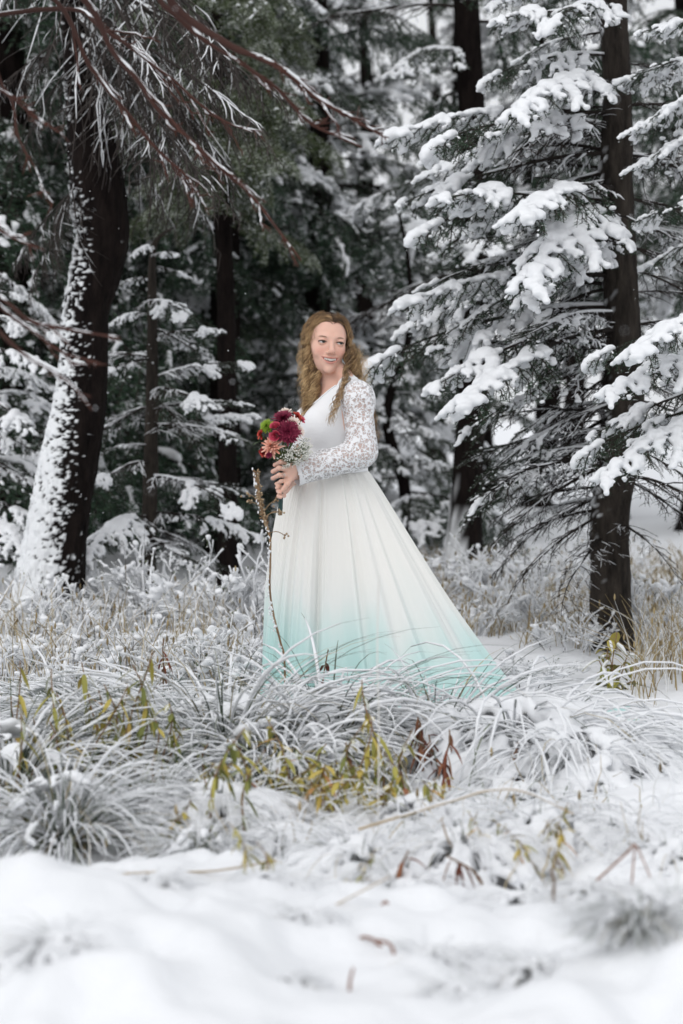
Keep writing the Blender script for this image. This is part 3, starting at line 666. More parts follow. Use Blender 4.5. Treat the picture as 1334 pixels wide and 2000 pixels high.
def make_tussock(seed, nb=420, L=(.42, .78), R=.07, arch=.95, snowfrac=.55, flat=.0, clump=.8, w=.0046):
    """fountain of long arching blades, most of them carrying a thread of snow"""
    global RNG
    RNG = np.random.default_rng(seed); mb = MB(); sn = MB()
    for j in range(nb):
        az = RNG.uniform(0, 2 * np.pi); u = RNG.uniform() ** .7
        r0 = R * math.sqrt(RNG.uniform()); l = RNG.uniform(*L)
        el = rad(np.clip(84 - 62 * u + RNG.normal(0, 6), 8, 88)) * (1 - flat)
        h = np.array([math.cos(az), math.sin(az), 0.]); n = 10; s = np.linspace(0, 1, n)
        th = el - (arch * RNG.uniform(.8, 1.6) * (1.1 - .2 * u)) * s ** 1.25 * 1.9
        ds = l / (n - 1); x = np.concatenate([[0], np.cumsum(np.cos(th[:-1]) * ds)]); z = np.concatenate([[0], np.cumsum(np.sin(th[:-1]) * ds)])
        side = np.array([-h[1], h[0], 0.]); bend = RNG.normal(0, .13) * s ** 2 * l
        P = h * r0 + h * x[:, None] + side * bend[:, None] + np.array([0, 0, 1.]) * z[:, None]
        P[:, 2] = np.maximum(P[:, 2], .006 + .02 * RNG.uniform())
        wd = w * RNG.uniform(.7, 1.3) * np.interp(s, [0, .15, .7, 1], [.8, 1, .8, .15])
        A = P + side * wd[:, None] * .5; B = P - side * wd[:, None] * .5; up = np.array([0, 0, 1.])
        V = np.stack([A, P - up * wd[:, None] * .35, B], 1).reshape(-1, 3); i = np.arange(n - 1)[:, None] * 3
        a = np.clip(RNG.normal(.40, .16), .0, .72) if RNG.uniform() > .13 else RNG.uniform(.76, .88)
        mb.add(V, np.concatenate([i + [0, 1, 4, 3], i + [1, 2, 5, 4]], 0), 0, a)
        if RNG.uniform() < snowfrac:
            k0 = RNG.integers(1, 4); k1 = n - RNG.integers(0, 2)
            Q = P[k0:k1].copy(); q = wd[k0:k1] * RNG.uniform(.55, 1.05) * (1 + .35 * noise3(Q, 30, seed)) + .0006
            Q[:, 2] += q * .6; q[0] *= .3; q[-1] *= .5
            sn.tube(Q, q, 5)
    return mb, sn

def clump_snow(seed, n, R, zr, r=(.025, .06), prof=None):
    rng = np.random.default_rng(seed); C, Rr = [], []
    for _ in range(n):
        a = rng.uniform(0, 6.283); d = R * math.sqrt(rng.uniform()); z = rng.uniform(*zr) if prof is None else prof(d / R) + rng.normal(0, .012)
        m = rng.integers(4, 9); a2 = a + rng.normal(0, .25); dirr = np.array([math.cos(a2), math.sin(a2), -.42])
        rr0 = rng.uniform(*r)
        for q in range(m):
            C.append(np.array([math.cos(a) * d, math.sin(a) * d, z]) + dirr * q * .024 + np.array([0, 0, -.0022 * q * q])); Rr.append(rng.uniform(.8, 1.2) * rr0 * (1 - .07 * q))
    return snow_blobs(C, Rr, .012, .022, seed, squash=.6)

TUS = []
for k, kw in enumerate([dict(nb=520, arch=.82), dict(nb=600, L=(.5, .85), arch=.8), dict(nb=400, L=(.35, .6), arch=1.0), dict(nb=460, L=(.4, .75), arch=1.25, snowfrac=.92), dict(nb=150, L=(.35, .8), arch=1.2, snowfrac=.8)]):
    mb, sn = make_tussock(300 + k, **kw)
    ncl = [40, 48, 24, 130, 120][k]
    V, Q = clump_snow(320 + k, ncl, [.34, .38, .25, .44, .48][k], (.1, .3), (.010, .020) if k < 3 else (.014, .028) if k == 3 else (.022, .042), prof=lambda u: [.30, .31, .27, .24, .20][k] - .20 * u ** 1.6)
    sn.add(V, Q)
    TUS.append((mb.mesh('blades', [GRASS]), sn.mesh('tussock_snow', [SNOW])))

def tussock(px, py, d, kind, sc, label, rz=None, sz=1.0):
    p = PX(px, py, d); z = gz(p[0], p[1]); o = empty('bear_grass_tussock', (p[0], p[1], z - .02), RNG.uniform(0, 6.28) if rz is None else rz)
    if d > 7.3: sc *= 1.16
    elif kind == 3: kind = 4; sc *= 1.1
    o.scale = (sc, sc, sc * (.98 if kind == 3 and px > 800 and d > 7.9 else .86 if d > 7.3 else .95))
    tag(o, label, 'grass tussock', 'bear grass tussocks in front of the dress')
    b = link('blades', TUS[kind][0], o); s = link('snow', TUS[kind][1], o); s['kind'] = 'stuff'; b['kind'] = 'stuff'
    return o
RNG = np.random.default_rng(77)
for a in [(440, 1530, 8.0, 1, 1.0, 'big snowy grass tussock with the dark hollow, left of the dress hem', 1.0),
          (640, 1500, 8.1, 0, 1.0, 'snowy grass tussock straight in front of the dress hem', 2.0),
          (1010, 1500, 8.0, 3, 1.1, 'wide grass tussock bowed flat under thick snow below the dress train', .3),
          (850, 1500, 8.2, 1, .9, 'snowy grass tussock under the right half of the skirt', 1.4),
          (250, 1500, 8.1, 0, .85, 'snowy grass tussock left of the hollow one', 4.0),
          (540, 1560, 7.6, 2, .9, 'small tussock between the hollow tussock and the yellow stalks', 3.0),
          (120, 1690, 6.7, 0, .72, 'grey green grass tussock at the lower left above the snow mound', .8),
          (20, 1560, 7.4, 0, .9, 'grass tussock cut by the left edge, red leaves on it', 2.2),
          (300, 1640, 7.0, 3, .62, 'low drooping tussock right of the lower left one', 5.1),
          (700, 1690, 6.35, 3, .5, 'low tussock nearly buried in snow, lower middle', 2.7),
          (560, 1650, 6.6, 3, .45, 'flattened tussock buried left of the lower middle one', 1.9),
          (1130, 1545, 7.7, 3, .75, 'snow buried tussock at the right end of the row', 5.5),
          (960, 1600, 7.0, 3, .6, 'small buried tussock before the right end of the row', .2),
          (120, 1420, 8.9, 2, .9, 'small tussock behind the left row near the yellow stalks', 3.6),
          (430, 1650, 6.9, 3, .52, 'low buried tussock below the dark hollow', 1.2), (820, 1620, 6.9, 3, .55, 'buried tussock under the dark red withered stalk', 4.4), (905, 1690, 6.3, 3, .42, 'small snow heap of grass left of the bent rust stem', 2.2),
          (1060, 1650, 6.6, 3, .5, 'buried tussock with ochre sprigs at lower right', 3.1), (1200, 1650, 6.6, 3, .48, 'buried tussock near the right edge behind the tent straw', .9), (390, 1690, 6.4, 2, .42, 'sparse small tussock beside the long pale straw', 5.0), (790, 1730, 6.05, 3, .36, 'smallest buried tussock at lower middle', 1.6), (1310, 1700, 6.2, 3, .4, 'buried tussock cut by the right edge', 2.9),
          (1250, 1960, 4.75, 2, .36, 'blurred dark tuft poking out of the snow at the lower right corner', 1.0)]:
    tussock(*a)

TUFT = ['left of the slanting straw', 'on the lower left mound', 'at the very bottom left', 'below the long pale straw', 'in the middle of the near snow', 'right of the hooked rust stem', 'below the tent straw', 'at the lower right edge', 'between tent straw and upright stem', 'left of the upright grey stem', 'behind the slanting straw', 'near the bottom middle', 'right of the bottom middle', 'on the right mound']
for k, (px, py, d, sc) in enumerate([(520, 1770, 5.5, .16), (290, 1800, 5.3, .2), (120, 1985, 4.6, .22), (330, 1760, 5.6, .22), (600, 1850, 5.1, .16), (840, 1860, 5.0, .2), (1180, 1800, 5.3, .22), (1310, 1800, 5.3, .24), (1150, 1750, 5.6, .2), (1010, 1760, 5.5, .24), (650, 1760, 5.6, .18), (560, 1950, 4.65, .14), (900, 1960, 4.65, .16), (1050, 1880, 4.9, .22)]):
    p = PX(px, py, d); o = empty('buried_grass_tuft', (p[0], p[1], gz(p[0], p[1]) - .015), RNG.uniform(0, 6.28)); o.scale = (sc * 1.3, sc * 1.3, sc)
    tag(o, 'small blurred grass tuft nearly buried in snow, ' + TUFT[k], 'grass tuft', 'buried tufts in the near snow')
    link('blades', TUS[4][0], o)['kind'] = 'stuff'; link('snow', TUS[4][1], o)['kind'] = 'stuff'

# ---------------------------------------------------------------- yellow-leaved stalks
def make_fireweed(seed, H=.5, nl=34, lean=.15, snowy=.5, tone=.35):
    global RNG
    RNG = np.random.default_rng(seed); st = MB(); lf = MB(); sn = MB()
    H0 = H
    for w in range(3):
        H = H0 * (1 if w == 0 else RNG.uniform(.45, .9)); ox, oy = (0, 0) if w == 0 else RNG.normal(0, .05, 2)
        az = RNG.uniform(0, 6.28); s = np.linspace(0, 1, 12); b1 = RNG.uniform(-.03, .03)
        P = np.stack([ox + lean * H * np.cos(az) * s ** 2 + b1 * np.sin(5 * s), oy + lean * H * np.sin(az) * s ** 2 + .01 * np.sin(7 * s), H * s], -1)
        st.tube(P, .003 * (1 - .6 * s) + .0006, 5, 0, .4)
        j = 0; u = RNG.uniform(.12, .3)
        while u < .99:
            p = np.array([np.interp(u, s, P[:, e]) for e in range(3)]); a = j * 2.4 + RNG.normal(0, .7); j += 1
            d = np.array([math.cos(a), math.sin(a), RNG.normal(-1.3, .9)])
            L = RNG.uniform(.035, .11) * (1.1 - .45 * u)
            if noise3(p[None], 22, seed)[0] > -.4: leaf(lf, p, d, L, RNG.uniform(.008, .017), 0, np.clip(RNG.normal(tone, .22), 0, 1), curl=RNG.uniform(.1, .9), fold=RNG.uniform(.1, .7), snow=sn if RNG.uniform() < snowy * .55 else None)
            u += RNG.uniform(.3, 1.9) / nl * (1 if w == 0 else 1.5)
    return st.mesh('stem', [STALK]), lf.mesh('leaves', [YLEAF]), sn.mesh('leaf_snow', [SNOW])
FWH = [.45, .55, .36, .5, .42, .6]
FW = [make_fireweed(400 + k, FWH[k], [36, 44, 28, 30, 40, 48][k], [.15, .3, .1, .25, .4, .2][k], [.5, .6, .35, .6, .45, .55][k], [.2, .45, .35, .1, .5, .3][k]) for k in range(6)]
def fireweed(px, py, d, kind, sc, label, name='fireweed_stalk', grp='yellow leaved stalks among the tussocks', tilt=0.0, top=None):
    """py: photo row of the foot"""
    if d < 8: d = d - .30
    kind = (kind * 2 + int(px)) % 6
    p = PX(px, py, d); o = empty(name, (p[0], p[1], gz(p[0], p[1]) - .02), RNG.uniform(0, 6.28)); o.scale = (sc,) * 3; o.rotation_euler = (.10 * RNG.normal(), .10 * RNG.normal(), o.rotation_euler[2])
    if top is not None: o.scale = (sc * 1.15, sc * 1.15, (PX(px, top, d)[2] - o.location.z) / FWH[kind])
    tag(o, label, 'plant', grp)
    st, lf, sn = FW[kind]; link('stems', st, o)['kind'] = 'stuff'; a = link('leaves', lf, o); b = link('snow', sn, o); a['kind'] = 'stuff'; b['kind'] = 'stuff'
for a in [(405, 1640, 7.0, 0, 1.0, 'yellow stalk leaning over the dark hollow of the big tussock', 1430), (490, 1620, 7.2, 1, 1.0, 'green yellow stalk right of the dark hollow', 1440), (545, 1600, 7.3, 0, .9, 'short green yellow stalk below the skirt', 1470),
          (570, 1600, 7.3, 2, 1.0, 'yellow stalk next to the short green yellow stalk', 1430), (738, 1540, 7.6, 1, 1.0, 'tall golden stalk standing before the skirt front', 1330), (672, 1570, 7.4, 0, 1.0, 'green yellow stalk left of the tall golden one', 1410),
          (705, 1600, 7.2, 2, 1.0, 'small yellow stalk at the foot of the tall golden one', 1480), (768, 1560, 7.4, 0, .8, 'yellow stalk right of the tall golden one', 1420), (240, 1470, 7.8, 1, 1.0, 'frosted yellow stalk at left before the low shrubs', 1270), (205, 1440, 7.9, 0, 1.0, 'frosted yellow stalk left of its taller neighbour', 1300),
          (120, 1480, 7.7, 0, 1.0, 'pale yellow stalk near the left edge', 1310), (60, 1440, 7.9, 1, .9, 'thin yellow stalk at the left edge', 1290), (335, 1470, 7.7, 2, 1.0, 'small yellow stalk between the left tussocks', 1380), (870, 1580, 7.3, 2, .8, 'short yellow sprig in the buried tussock', 1500),
          (1090, 1640, 6.7, 2, .6, 'short yellow sprig in the snow at lower right', 1570), (1060, 1650, 6.5, 0, .6, 'blurred ochre sprig left of the lower right sprig', 1590), (340, 1640, 6.9, 2, .9, 'short bright yellow sprig below the big tussock', 1560), (960, 1660, 6.5, 2, .5, 'blurred olive sprig in the middle snow', 1600),
          (490, 1700, 6.2, 2, .7, 'yellow sprig bent over beside the fallen straw', 1610), (690, 1730, 6.3, 2, .5, 'tiny olive sprig under the lower middle tussock', 1670),
          (440, 1600, 7.3, 0, 1.0, 'olive stalk inside the dark hollow of the big tussock', 1460), (620, 1560, 7.5, 2, .9, 'olive stalk in the middle of the tussock in front of the hem', 1450), (800, 1580, 7.3, 2, .9, 'olive stalk left of the dark red withered one', 1470), (640, 1600, 7.2, 0, .8, 'ragged yellow stalk below the olive middle one', 1500),
          (285, 1450, 7.8, 0, 1.0, 'frosted olive stalk right of the left frosted pair', 1310), (20, 1500, 7.4, 2, 1.0, 'short yellow stalk cut by the left edge', 1400), (165, 1480, 7.7, 1, .9, 'slim frosted yellow stalk between the left stalks', 1330)]:
    fireweed(*a[:6], top=a[6])

# ---------------------------------------------------------------- rust brown dead leaves and bent stems
def rust_plant(px, py, d, top, n, seed, label, lean=(0, 0), L=.05, wide=.014, mat=RUST, spread=.4):
    global RNG
    RNG = np.random.default_rng(seed); b = PX(px, py, d); b[2] = gz(b[0], b[1]) - .02; H = PX(px, top, d)[2] - b[2]
    o = empty('withered_stalk', b); tag(o, label, 'plant', 'withered rust brown stalks in the snow'); st = MB(); lf = MB()
    s = np.linspace(0, 1, 9); P = np.stack([lean[0] * H * s ** 2, lean[1] * H * s ** 2, H * s], -1) + RNG.normal(0, .004, (9, 3)) * s[:, None]
    st.tube(P, .004 * (1 - .6 * s) + .0008, 5, 0, .2)
    for j in range(n):
        u = RNG.uniform(.3, 1); p = np.array([np.interp(u, s, P[:, e]) for e in range(3)]); a = RNG.uniform(0, 6.28)
        leaf(lf, p, (math.cos(a) * spread, math.sin(a) * spread, RNG.normal(-.6, .3)), L * RNG.uniform(.7, 1.3), wide * RNG.uniform(.6, 1.2), 0, RNG.uniform(0, .9), curl=.6, fold=.6)
    link('stem', st.mesh('stem', [STALK if mat is RUST else mat]), o); 
    if n: link('leaves', lf.mesh('leaves', [mat]), o)['kind'] = 'stuff'
for a in [(822, 1545, 7.6, 1400, 26, 1, 'dark red brown withered stalk under the skirt'), (840, 1540, 7.6, 1440, 14, 2, 'short red brown stalk right of the dark one'), (865, 1550, 7.4, 1430, 12, 3, 'orange brown stalk right of the dark red one', (.1, 0)), (1008, 1530, 7.5, 1450, 10, 4, 'small red brown stalk in the wide snowy tussock'),
          (95, 1600, 7.0, 1530, 16, 6, 'rust red leaves on the left tussock'), (10, 1480, 8.2, 1410, 14, 7, 'rust red leaves at the left edge'), (530, 1610, 7.2, 1555, 8, 8, 'tiny rust leaves below the yellow stalks'),
          (622, 1360, 9.0, 1270, 10, 9, 'thin rust red stalk in front of the shrubs', (.1, 0)), (320, 1360, 9.2, 1245, 8, 10, 'thin rust red stalk at left in the shrubs'), (945, 1740, 6.0, 1670, 6, 11, 'blurred rust leaf on a bent stem at right', (-.9, 0)), (770, 1720, 6.0, 1660, 7, 12, 'blurred rust leaf under the lower tussock', (.3, 0)),
          (1082, 1790, 5.5, 1680, 0, 14, 'blurred upright grey brown stem at lower right')]:
    rust_plant(*a[:7], lean=a[7] if len(a) > 7 else (0, 0))

def bent_stem(label, pts, r, name='bent_straw', seed=0, mat=STALK, a=.8, snow=.6):
    P = catmull([PX(*p) for p in pts], 30); b = P[0].copy(); o = empty(name, b); tag(o, label, 'straw', 'bent straws in the foreground snow'); m = MB(); P = P - b
    m.tube(P, r * np.linspace(1, .6, 30), 6, 0, a); link('stem', m.mesh('stem', [mat]), o)
    if snow:
        s = MB(); Q = P[3:-2].copy(); Q[:, 2] += r * .7; s.tube(Q, r * snow * (1 + .5 * noise3(Q, 25, seed)), 5); c = link('snow', s.mesh('straw_snow', [SNOW]), o)
bent_stem('rust straw folded like a tent at the lower right', [(1115, 1765, 5.6), (1165, 1720, 5.6), (1225, 1665, 5.6), (1240, 1650, 5.6), (1256, 1680, 5.6), (1275, 1725, 5.6)], .003, a=.7, snow=0, mat=RUST)
bent_stem('short rust straw inside the folded one', [(1234, 1735, 5.6), (1236, 1700, 5.6), (1240, 1652, 5.62)], .0028, a=.7, snow=0, mat=RUST)
bent_stem('long pale straw lying across the lower left snow', [(110, 1700, 6.0), (200, 1706, 6.0), (300, 1703, 6.0), (420, 1700, 6.0), (540, 1680, 6.0)], .005, a=1.0, snow=.7)
bent_stem('pale bowed straw arching over the lower right tussocks', [(700, 1620, 6.3), (880, 1565, 6.3), (960, 1543, 6.3), (1030, 1548, 6.3), (1120, 1590, 6.3)], .004, a=1.0, snow=.8)
bent_stem('thin dark straw leaning right from the snow', [(862, 1600, 6.2), (880, 1650, 6.2), (920, 1700, 6.2), (940, 1720, 6.2)], .0028, a=.6, snow=0)
bent_stem('slanting pale straw in the foreground middle', [(575, 1815, 5.3), (650, 1770, 5.3), (730, 1728, 5.3), (760, 1712, 5.3)], .0032, a=1.0, snow=.6)

bent_stem('short rust stem sticking up in the near snow', [(772, 1830, 5.3), (766, 1795, 5.3), (755, 1762, 5.3), (742, 1772, 5.3), (720, 1790, 5.3)], .0042, a=.6, snow=0, mat=RUST)
bent_stem('hooked pale rust stem low in the foreground', [(758, 1895, 5.0), (745, 1850, 5.0), (715, 1830, 5.0), (690, 1842, 5.0), (682, 1870, 5.0)], .0042, a=.6, snow=0, mat=RUST)
bent_stem('tiny rust stem lowest in the foreground', [(682, 1945, 4.7), (684, 1915, 4.7), (690, 1890, 4.7)], .0042, a=.6, snow=0, mat=RUST)
bent_stem('curled rust stem right of the hooked one', [(775, 1880, 4.95), (762, 1845, 4.95), (735, 1835, 4.95)], .0042, a=.6, snow=0, mat=RUST)
# ---------------------------------------------------------------- tall dead flower stalk in front of the skirt and a blurred one
def tall_stalk():
    pts = [PX(556, 1300, 8.9), PX(548, 1255, 8.9), PX(534, 1200, 8.9), PX(527, 1150, 8.9), PX(528, 1100, 8.9), PX(527, 1050, 8.9), PX(516, 1015, 8.9), PX(507, 980, 8.9), PX(503, 945, 8.9), PX(500, 922, 8.9)]
    b = pts[0].copy(); b[2] = gz(b[0], b[1]) - .02; o = empty('dead_flower_stalk', b); tag(o, 'tall crooked brown dead flower stalk with dry pods before the skirt', 'plant')
    P = catmull([b] + pts, 70) - b; s = np.linspace(0, 1, 70); rng = np.random.default_rng(3)
    m = MB(); r = np.interp(s, [0, .55, .66, .95, 1], [.004, .0038, .006, .0068, .004]) * (1 + .15 * noise3(P, 60, 3)); m.tube(P, r, 9, 0, .45 + .3 * noise3(P, 30, 8)); link('stem', m.mesh('stem', [STALK]), o)
    pod = MB(); sn = MB()
    for j in range(120):
        u = rng.uniform(.66, 1.0); c = np.array([np.interp(u, s, P[:, e]) for e in range(3)]); a = rng.uniform(0, 6.28); d = np.array([math.cos(a), math.sin(a), rng.uniform(.2, 1.2)]); d /= np.linalg.norm(d)
        l = rng.uniform(.006, .013); q = np.linspace(0, 1, 5)[:, None]
        pod.tube(c + d * .008 + d * l * q, np.array([.0015, .0038, .0042, .003, .0006]) * rng.uniform(.7, 1.2), 5, 0, rng.uniform(.3, 1))
    for u, dx, dz in [(.70, .055, .03), (.73, .05, .05), (.71, .065, .015), (.62, .06, -.01), (.78, -.05, .04), (.76, -.045, .02)]:
        c = np.array([np.interp(u, s, P[:, e]) for e in range(3)]); q = np.linspace(0, 1, 6)[:, None]; e = c + np.array([dx, rng.uniform(-.02, .02), dz])
        m2 = c + (e - c) * q + np.array([0, 0, .012]) * np.sin(q * 3.14); pod.tube(m2, .0016, 4, 0, .6)
        for w in range(5):
            v = rng.normal(0, .007, 3); pod.tube(e + v + np.array([0, 0, 1.]) * .009 * np.linspace(0, 1, 5)[:, None], np.array([.001, .004, .0045, .003, .0005]), 5, 0, rng.uniform(.4, 1))
    for j in range(130):
        u = rng.uniform(.1, 1.0); c = np.array([np.interp(u, s, P[:, e]) for e in range(3)]) + rng.normal(0, .004, 3) + np.array([-.007, -.004, .003]); q = np.linspace(0, 1, 5)[:, None]
        sn.tube(c + np.array([0, 0, 1.]) * rng.uniform(.004, .012) * q, np.array([.0008, .0028, .003, .0026, .0006]) * rng.uniform(.7, 1.3), 5)
    p = link('seed_pods', pod.mesh('seed_pods', [STALK]), o); p['kind'] = 'stuff'; c = link('snow', sn.mesh('stalk_snow', [SNOW]), o); c['kind'] = 'stuff'
tall_stalk()
def blurred_stalk():
    b = PX(738, 1560, 6.6); b[2] = gz(b[0], b[1]) - .02; o = empty('dead_flower_stalk', b); tag(o, 'thin pale blurred stalk standing upright in front of the skirt', 'plant')
    P = catmull([b, PX(740, 1420, 6.6), PX(737, 1300, 6.6), PX(738, 1200, 6.6), PX(740, 1122, 6.6)], 40) - b; m = MB(); m.tube(P, np.interp(np.linspace(0, 1, 40), [0, .8, .9, 1], [.0022, .002, .0034, .002]), 6, 0, .9); link('stem', m.mesh('stem', [STRAW]), o)
blurred_stalk()

# ---------------------------------------------------------------- low snowy shrubs
def make_shrub(seed, H=.38, R=.34, nst=34, leafy=.5, pillow=1.0):
    global RNG
    RNG = np.random.default_rng(seed); tw = MB(); lf = MB(); sn = MB(); C, Rr = [], []
    def rec(p, d, l, r, dep):
        n = 5; q = np.linspace(0, 1, n)[:, None]; Q = p + d * l * q + RNG.normal(0, .02 * l, (n, 3)) * q + np.array([0, 0, -.12 * l]) * q ** 2
        tw.tube(Q, r * (1 - .5 * q[:, 0]), 4, 0, RNG.uniform(.2, .9))
        if RNG.uniform() < .8:
            X = Q.copy(); X[:, 2] += r * .8 + .001; sn.tube(X, (r * .9 + .0028) * RNG.uniform(.7, 1.5, n), 4)
        if dep == 0:
            m = RNG.integers(2, 6)
            for _ in range(m):
                u = RNG.uniform(.2, 1); c = p + d * l * u; v = d + RNG.normal(0, .7, 3)
                if RNG.uniform() < leafy: leaf(lf, c, v, RNG.uniform(.012, .026), RNG.uniform(.005, .010), 0, np.clip(RNG.normal(.2, .25), 0, 1), n=4, snow=sn if RNG.uniform() < .5 else None)
            if RNG.uniform() < .10 * pillow: C.extend(list(Q + [0, 0, .008])); Rr.extend(RNG.uniform(.010, .020) * RNG.uniform(.7, 1.1, n))
            elif RNG.uniform() < .33: C.extend([Q[-1] + [0, 0, .005], Q[-2] + [0, 0, .005]]); Rr.extend([RNG.uniform(.006, .013)] * 2)
            return
        for _ in range(RNG.integers(2, 5)):
            u = RNG.uniform(.35, 1); d2 = d + RNG.normal(0, .5, 3) + np.array([0, 0, .12]); d2 /= np.linalg.norm(d2)
            rec(np.array([np.interp(u, q[:, 0], Q[:, e]) for e in range(3)]), d2, l * RNG.uniform(.45, .75), r * .6, dep - 1)
    for j in range(nst):
        a = RNG.uniform(0, 6.28); rr = R * .55 * math.sqrt(RNG.uniform()); d = np.array([math.cos(a) * RNG.uniform(.1, .9), math.sin(a) * RNG.uniform(.1, .9), 1.]); d /= np.linalg.norm(d)
        rec(np.array([math.cos(a) * rr, math.sin(a) * rr, 0]), d, H * RNG.uniform(.4, .7), .0034, 2)
    V, Q = snow_blobs(C, Rr, .009, .012, seed)
    sn.add(V, Q)
    return tw.mesh('twigs', [TWIG_GREY]), lf.mesh('leaves', [GRASSL]), sn.mesh('shrub_snow', [SNOW])
GRASSL = mat_var('shrub_leaf', [(0, (.05, .075, .04)), (.4, (.14, .17, .07)), (.8, (.24, .2, .08)), (1, (.25, .09, .04))], .6, .3)
SH = [make_shrub(500 + k, H=[.36, .42, .28][k], R=[.36, .3, .42][k], nst=[22, 20, 26][k], pillow=[.7, .4, 1.4][k]) for k in range(3)]
SHN = ['left of the bent trunk', 'at the foot of the bent trunk', 'right of the bent trunk foot', 'below the slim young fir', 'under the young fir lowest bough', 'left of the dead flower stalk', 'behind the dead flower stalk', 'touching the skirt left edge',
       'at the left edge', 'in front of the bent trunk', 'before the young fir', 'in the middle of the left shrubs', 'beside the rust red stalk', 'next to the skirt hem', 'nearest the left yellow stalks', 'behind the left yellow stalks', 'behind the tall golden stalk', 'right of the train foot', 'near the right fir trunk', 'left of the right fir trunk', 'beyond the dress train', 'right of the right fir trunk', 'behind the train against the far trunk', 'below the far trunk with the snowy foot', 'right of the far trunk foot', 'under the bare fir twigs', 'at the right edge beyond the fir', 'far behind the right fir foot', 'just over the slope of the skirt']
RNG = np.random.default_rng(15)
for k, (px, py, d, kind, sc) in enumerate([(25, 1225, 12.2, 0, 1.0), (150, 1235, 11.8, 1, .8), (215, 1225, 12.2, 0, .9), (300, 1215, 12.6, 1, 1.0), (385, 1220, 12.3, 2, 1.0), (455, 1230, 12.0, 1, 1.1), (510, 1240, 11.6, 0, .95), (505, 1290, 10.4, 2, .8),
                        (15, 1290, 10.8, 2, .9), (110, 1290, 10.9, 2, .75), (210, 1285, 10.8, 0, .8), (320, 1290, 10.6, 2, .9), (400, 1300, 10.3, 0, .75), (455, 1310, 10.2, 2, .85), (250, 1340, 9.6, 2, .7), (60, 1350, 9.6, 0, .7), (380, 1350, 9.4, 2, .75), (1030, 1310, 10.5, 2, .6), (1110, 1270, 11.4, 0, .6), (1080, 1230, 12.4, 1, .7), (900, 1240, 12.2, 0, .8), (1290, 1260, 11.8, 1, .8), (820, 1175, 13.6, 0, .9), (900, 1160, 14.2, 2, 1.0), (985, 1180, 13.4, 1, .9), (1060, 1175, 13.8, 0, 1.0), (1300, 1200, 13.0, 2, 1.0), (1140, 1165, 14.6, 1, 1.0), (850, 1225, 12.3, 2, .8)]):
    p = PX(px, py, d); o = empty('low_shrub', (p[0], p[1], gz(p[0], p[1]) - .02), RNG.uniform(0, 6.28)); o.scale = (sc * 1.1, sc * 1.1, sc)
    tag(o, 'low twiggy shrub dusted with snow, ' + SHN[k], 'shrub', 'low snowy shrubs behind the tussocks')
    for nm, me in zip(('twigs', 'leaves', 'snow'), SH[kind]): link(nm, me, o)['kind'] = 'stuff'

# ---------------------------------------------------------------- dry grass beyond, right and left
def dry_grass(name, label, n, seed, area, hh, mat):
    global RNG
    RNG = np.random.default_rng(seed); mb = MB(); cnt = 0
    (p0, p1), (d0, d1) = area
    cx = RNG.uniform(p0, p1, 400); cd = d0 + (d1 - d0) * RNG.uniform(0, 1, 400)
    for j in range(n):
        c = RNG.integers(400); d = cd[c] + RNG.normal(0, .12); px = cx[c] + RNG.normal(0, 9)
        x = (px - 667) * d / FPX
        if (abs(x - .25) < .75 and abs(d - 9.4) < .6): continue
        z = gz(x, d) if j % 6 == 0 or cnt == 0 else float(np.interp(d, [0, 9.6, 11.6, 17, 30], [0, 0, .14, .33, .62])) - .02
        cnt += 1
        l = RNG.uniform(*hh); a = RNG.uniform(0, 6.28); s = np.linspace(0, 1, 5); bd = RNG.uniform(.1, .8) * l
        P = np.stack([x + math.cos(a) * bd * s ** 2, d + math.sin(a) * bd * s ** 2, z + l * s - .35 * bd * s ** 2], -1) + RNG.normal(0, .006, (5, 3)) * s[:, None]
        w = RNG.uniform(.0018, .004); av = np.clip(RNG.normal(.45, .2), 0, .8) if RNG.uniform() < .68 else RNG.uniform(.86, 1)
        mb.tube(P, w * (1 - .7 * s), 3, 0, av, cap=False)
        if RNG.uniform() < .12:
            q = np.linspace(0, 1, 4)[:, None]; mb.tube(P[-1] + np.array([0, 0, 1.]) * .03 * q, np.array([.001, .005, .004, .001]), 4, 0, RNG.uniform(.0, .5))
    o = link(name, mb.mesh(name, [mat])); tag(o, label, 'grass', None, 'stuff')
dry_grass('dry_grass', 'tan dry grass standing in snow behind the dress train', 3000, 601, ((740, 1420), (11.4, 16)), (.06, .24), STRAW)
dry_grass('dry_grass', 'sparse dry grass stems among the low shrubs at left', 600, 602, ((-40, 520), (9.4, 12.6)), (.15, .36), STRAW)
dry_grass('dry_grass', 'few short straws poking through the snow around the tussocks', 260, 603, ((0, 1300), (6.2, 8.6)), (.06, .2), STRAW)
dry_grass('dry_grass', 'taller tan stems at the foot of the right fir', 200, 604, ((1235, 1420), (10.2, 11.4)), (.22, .45), STRAW)

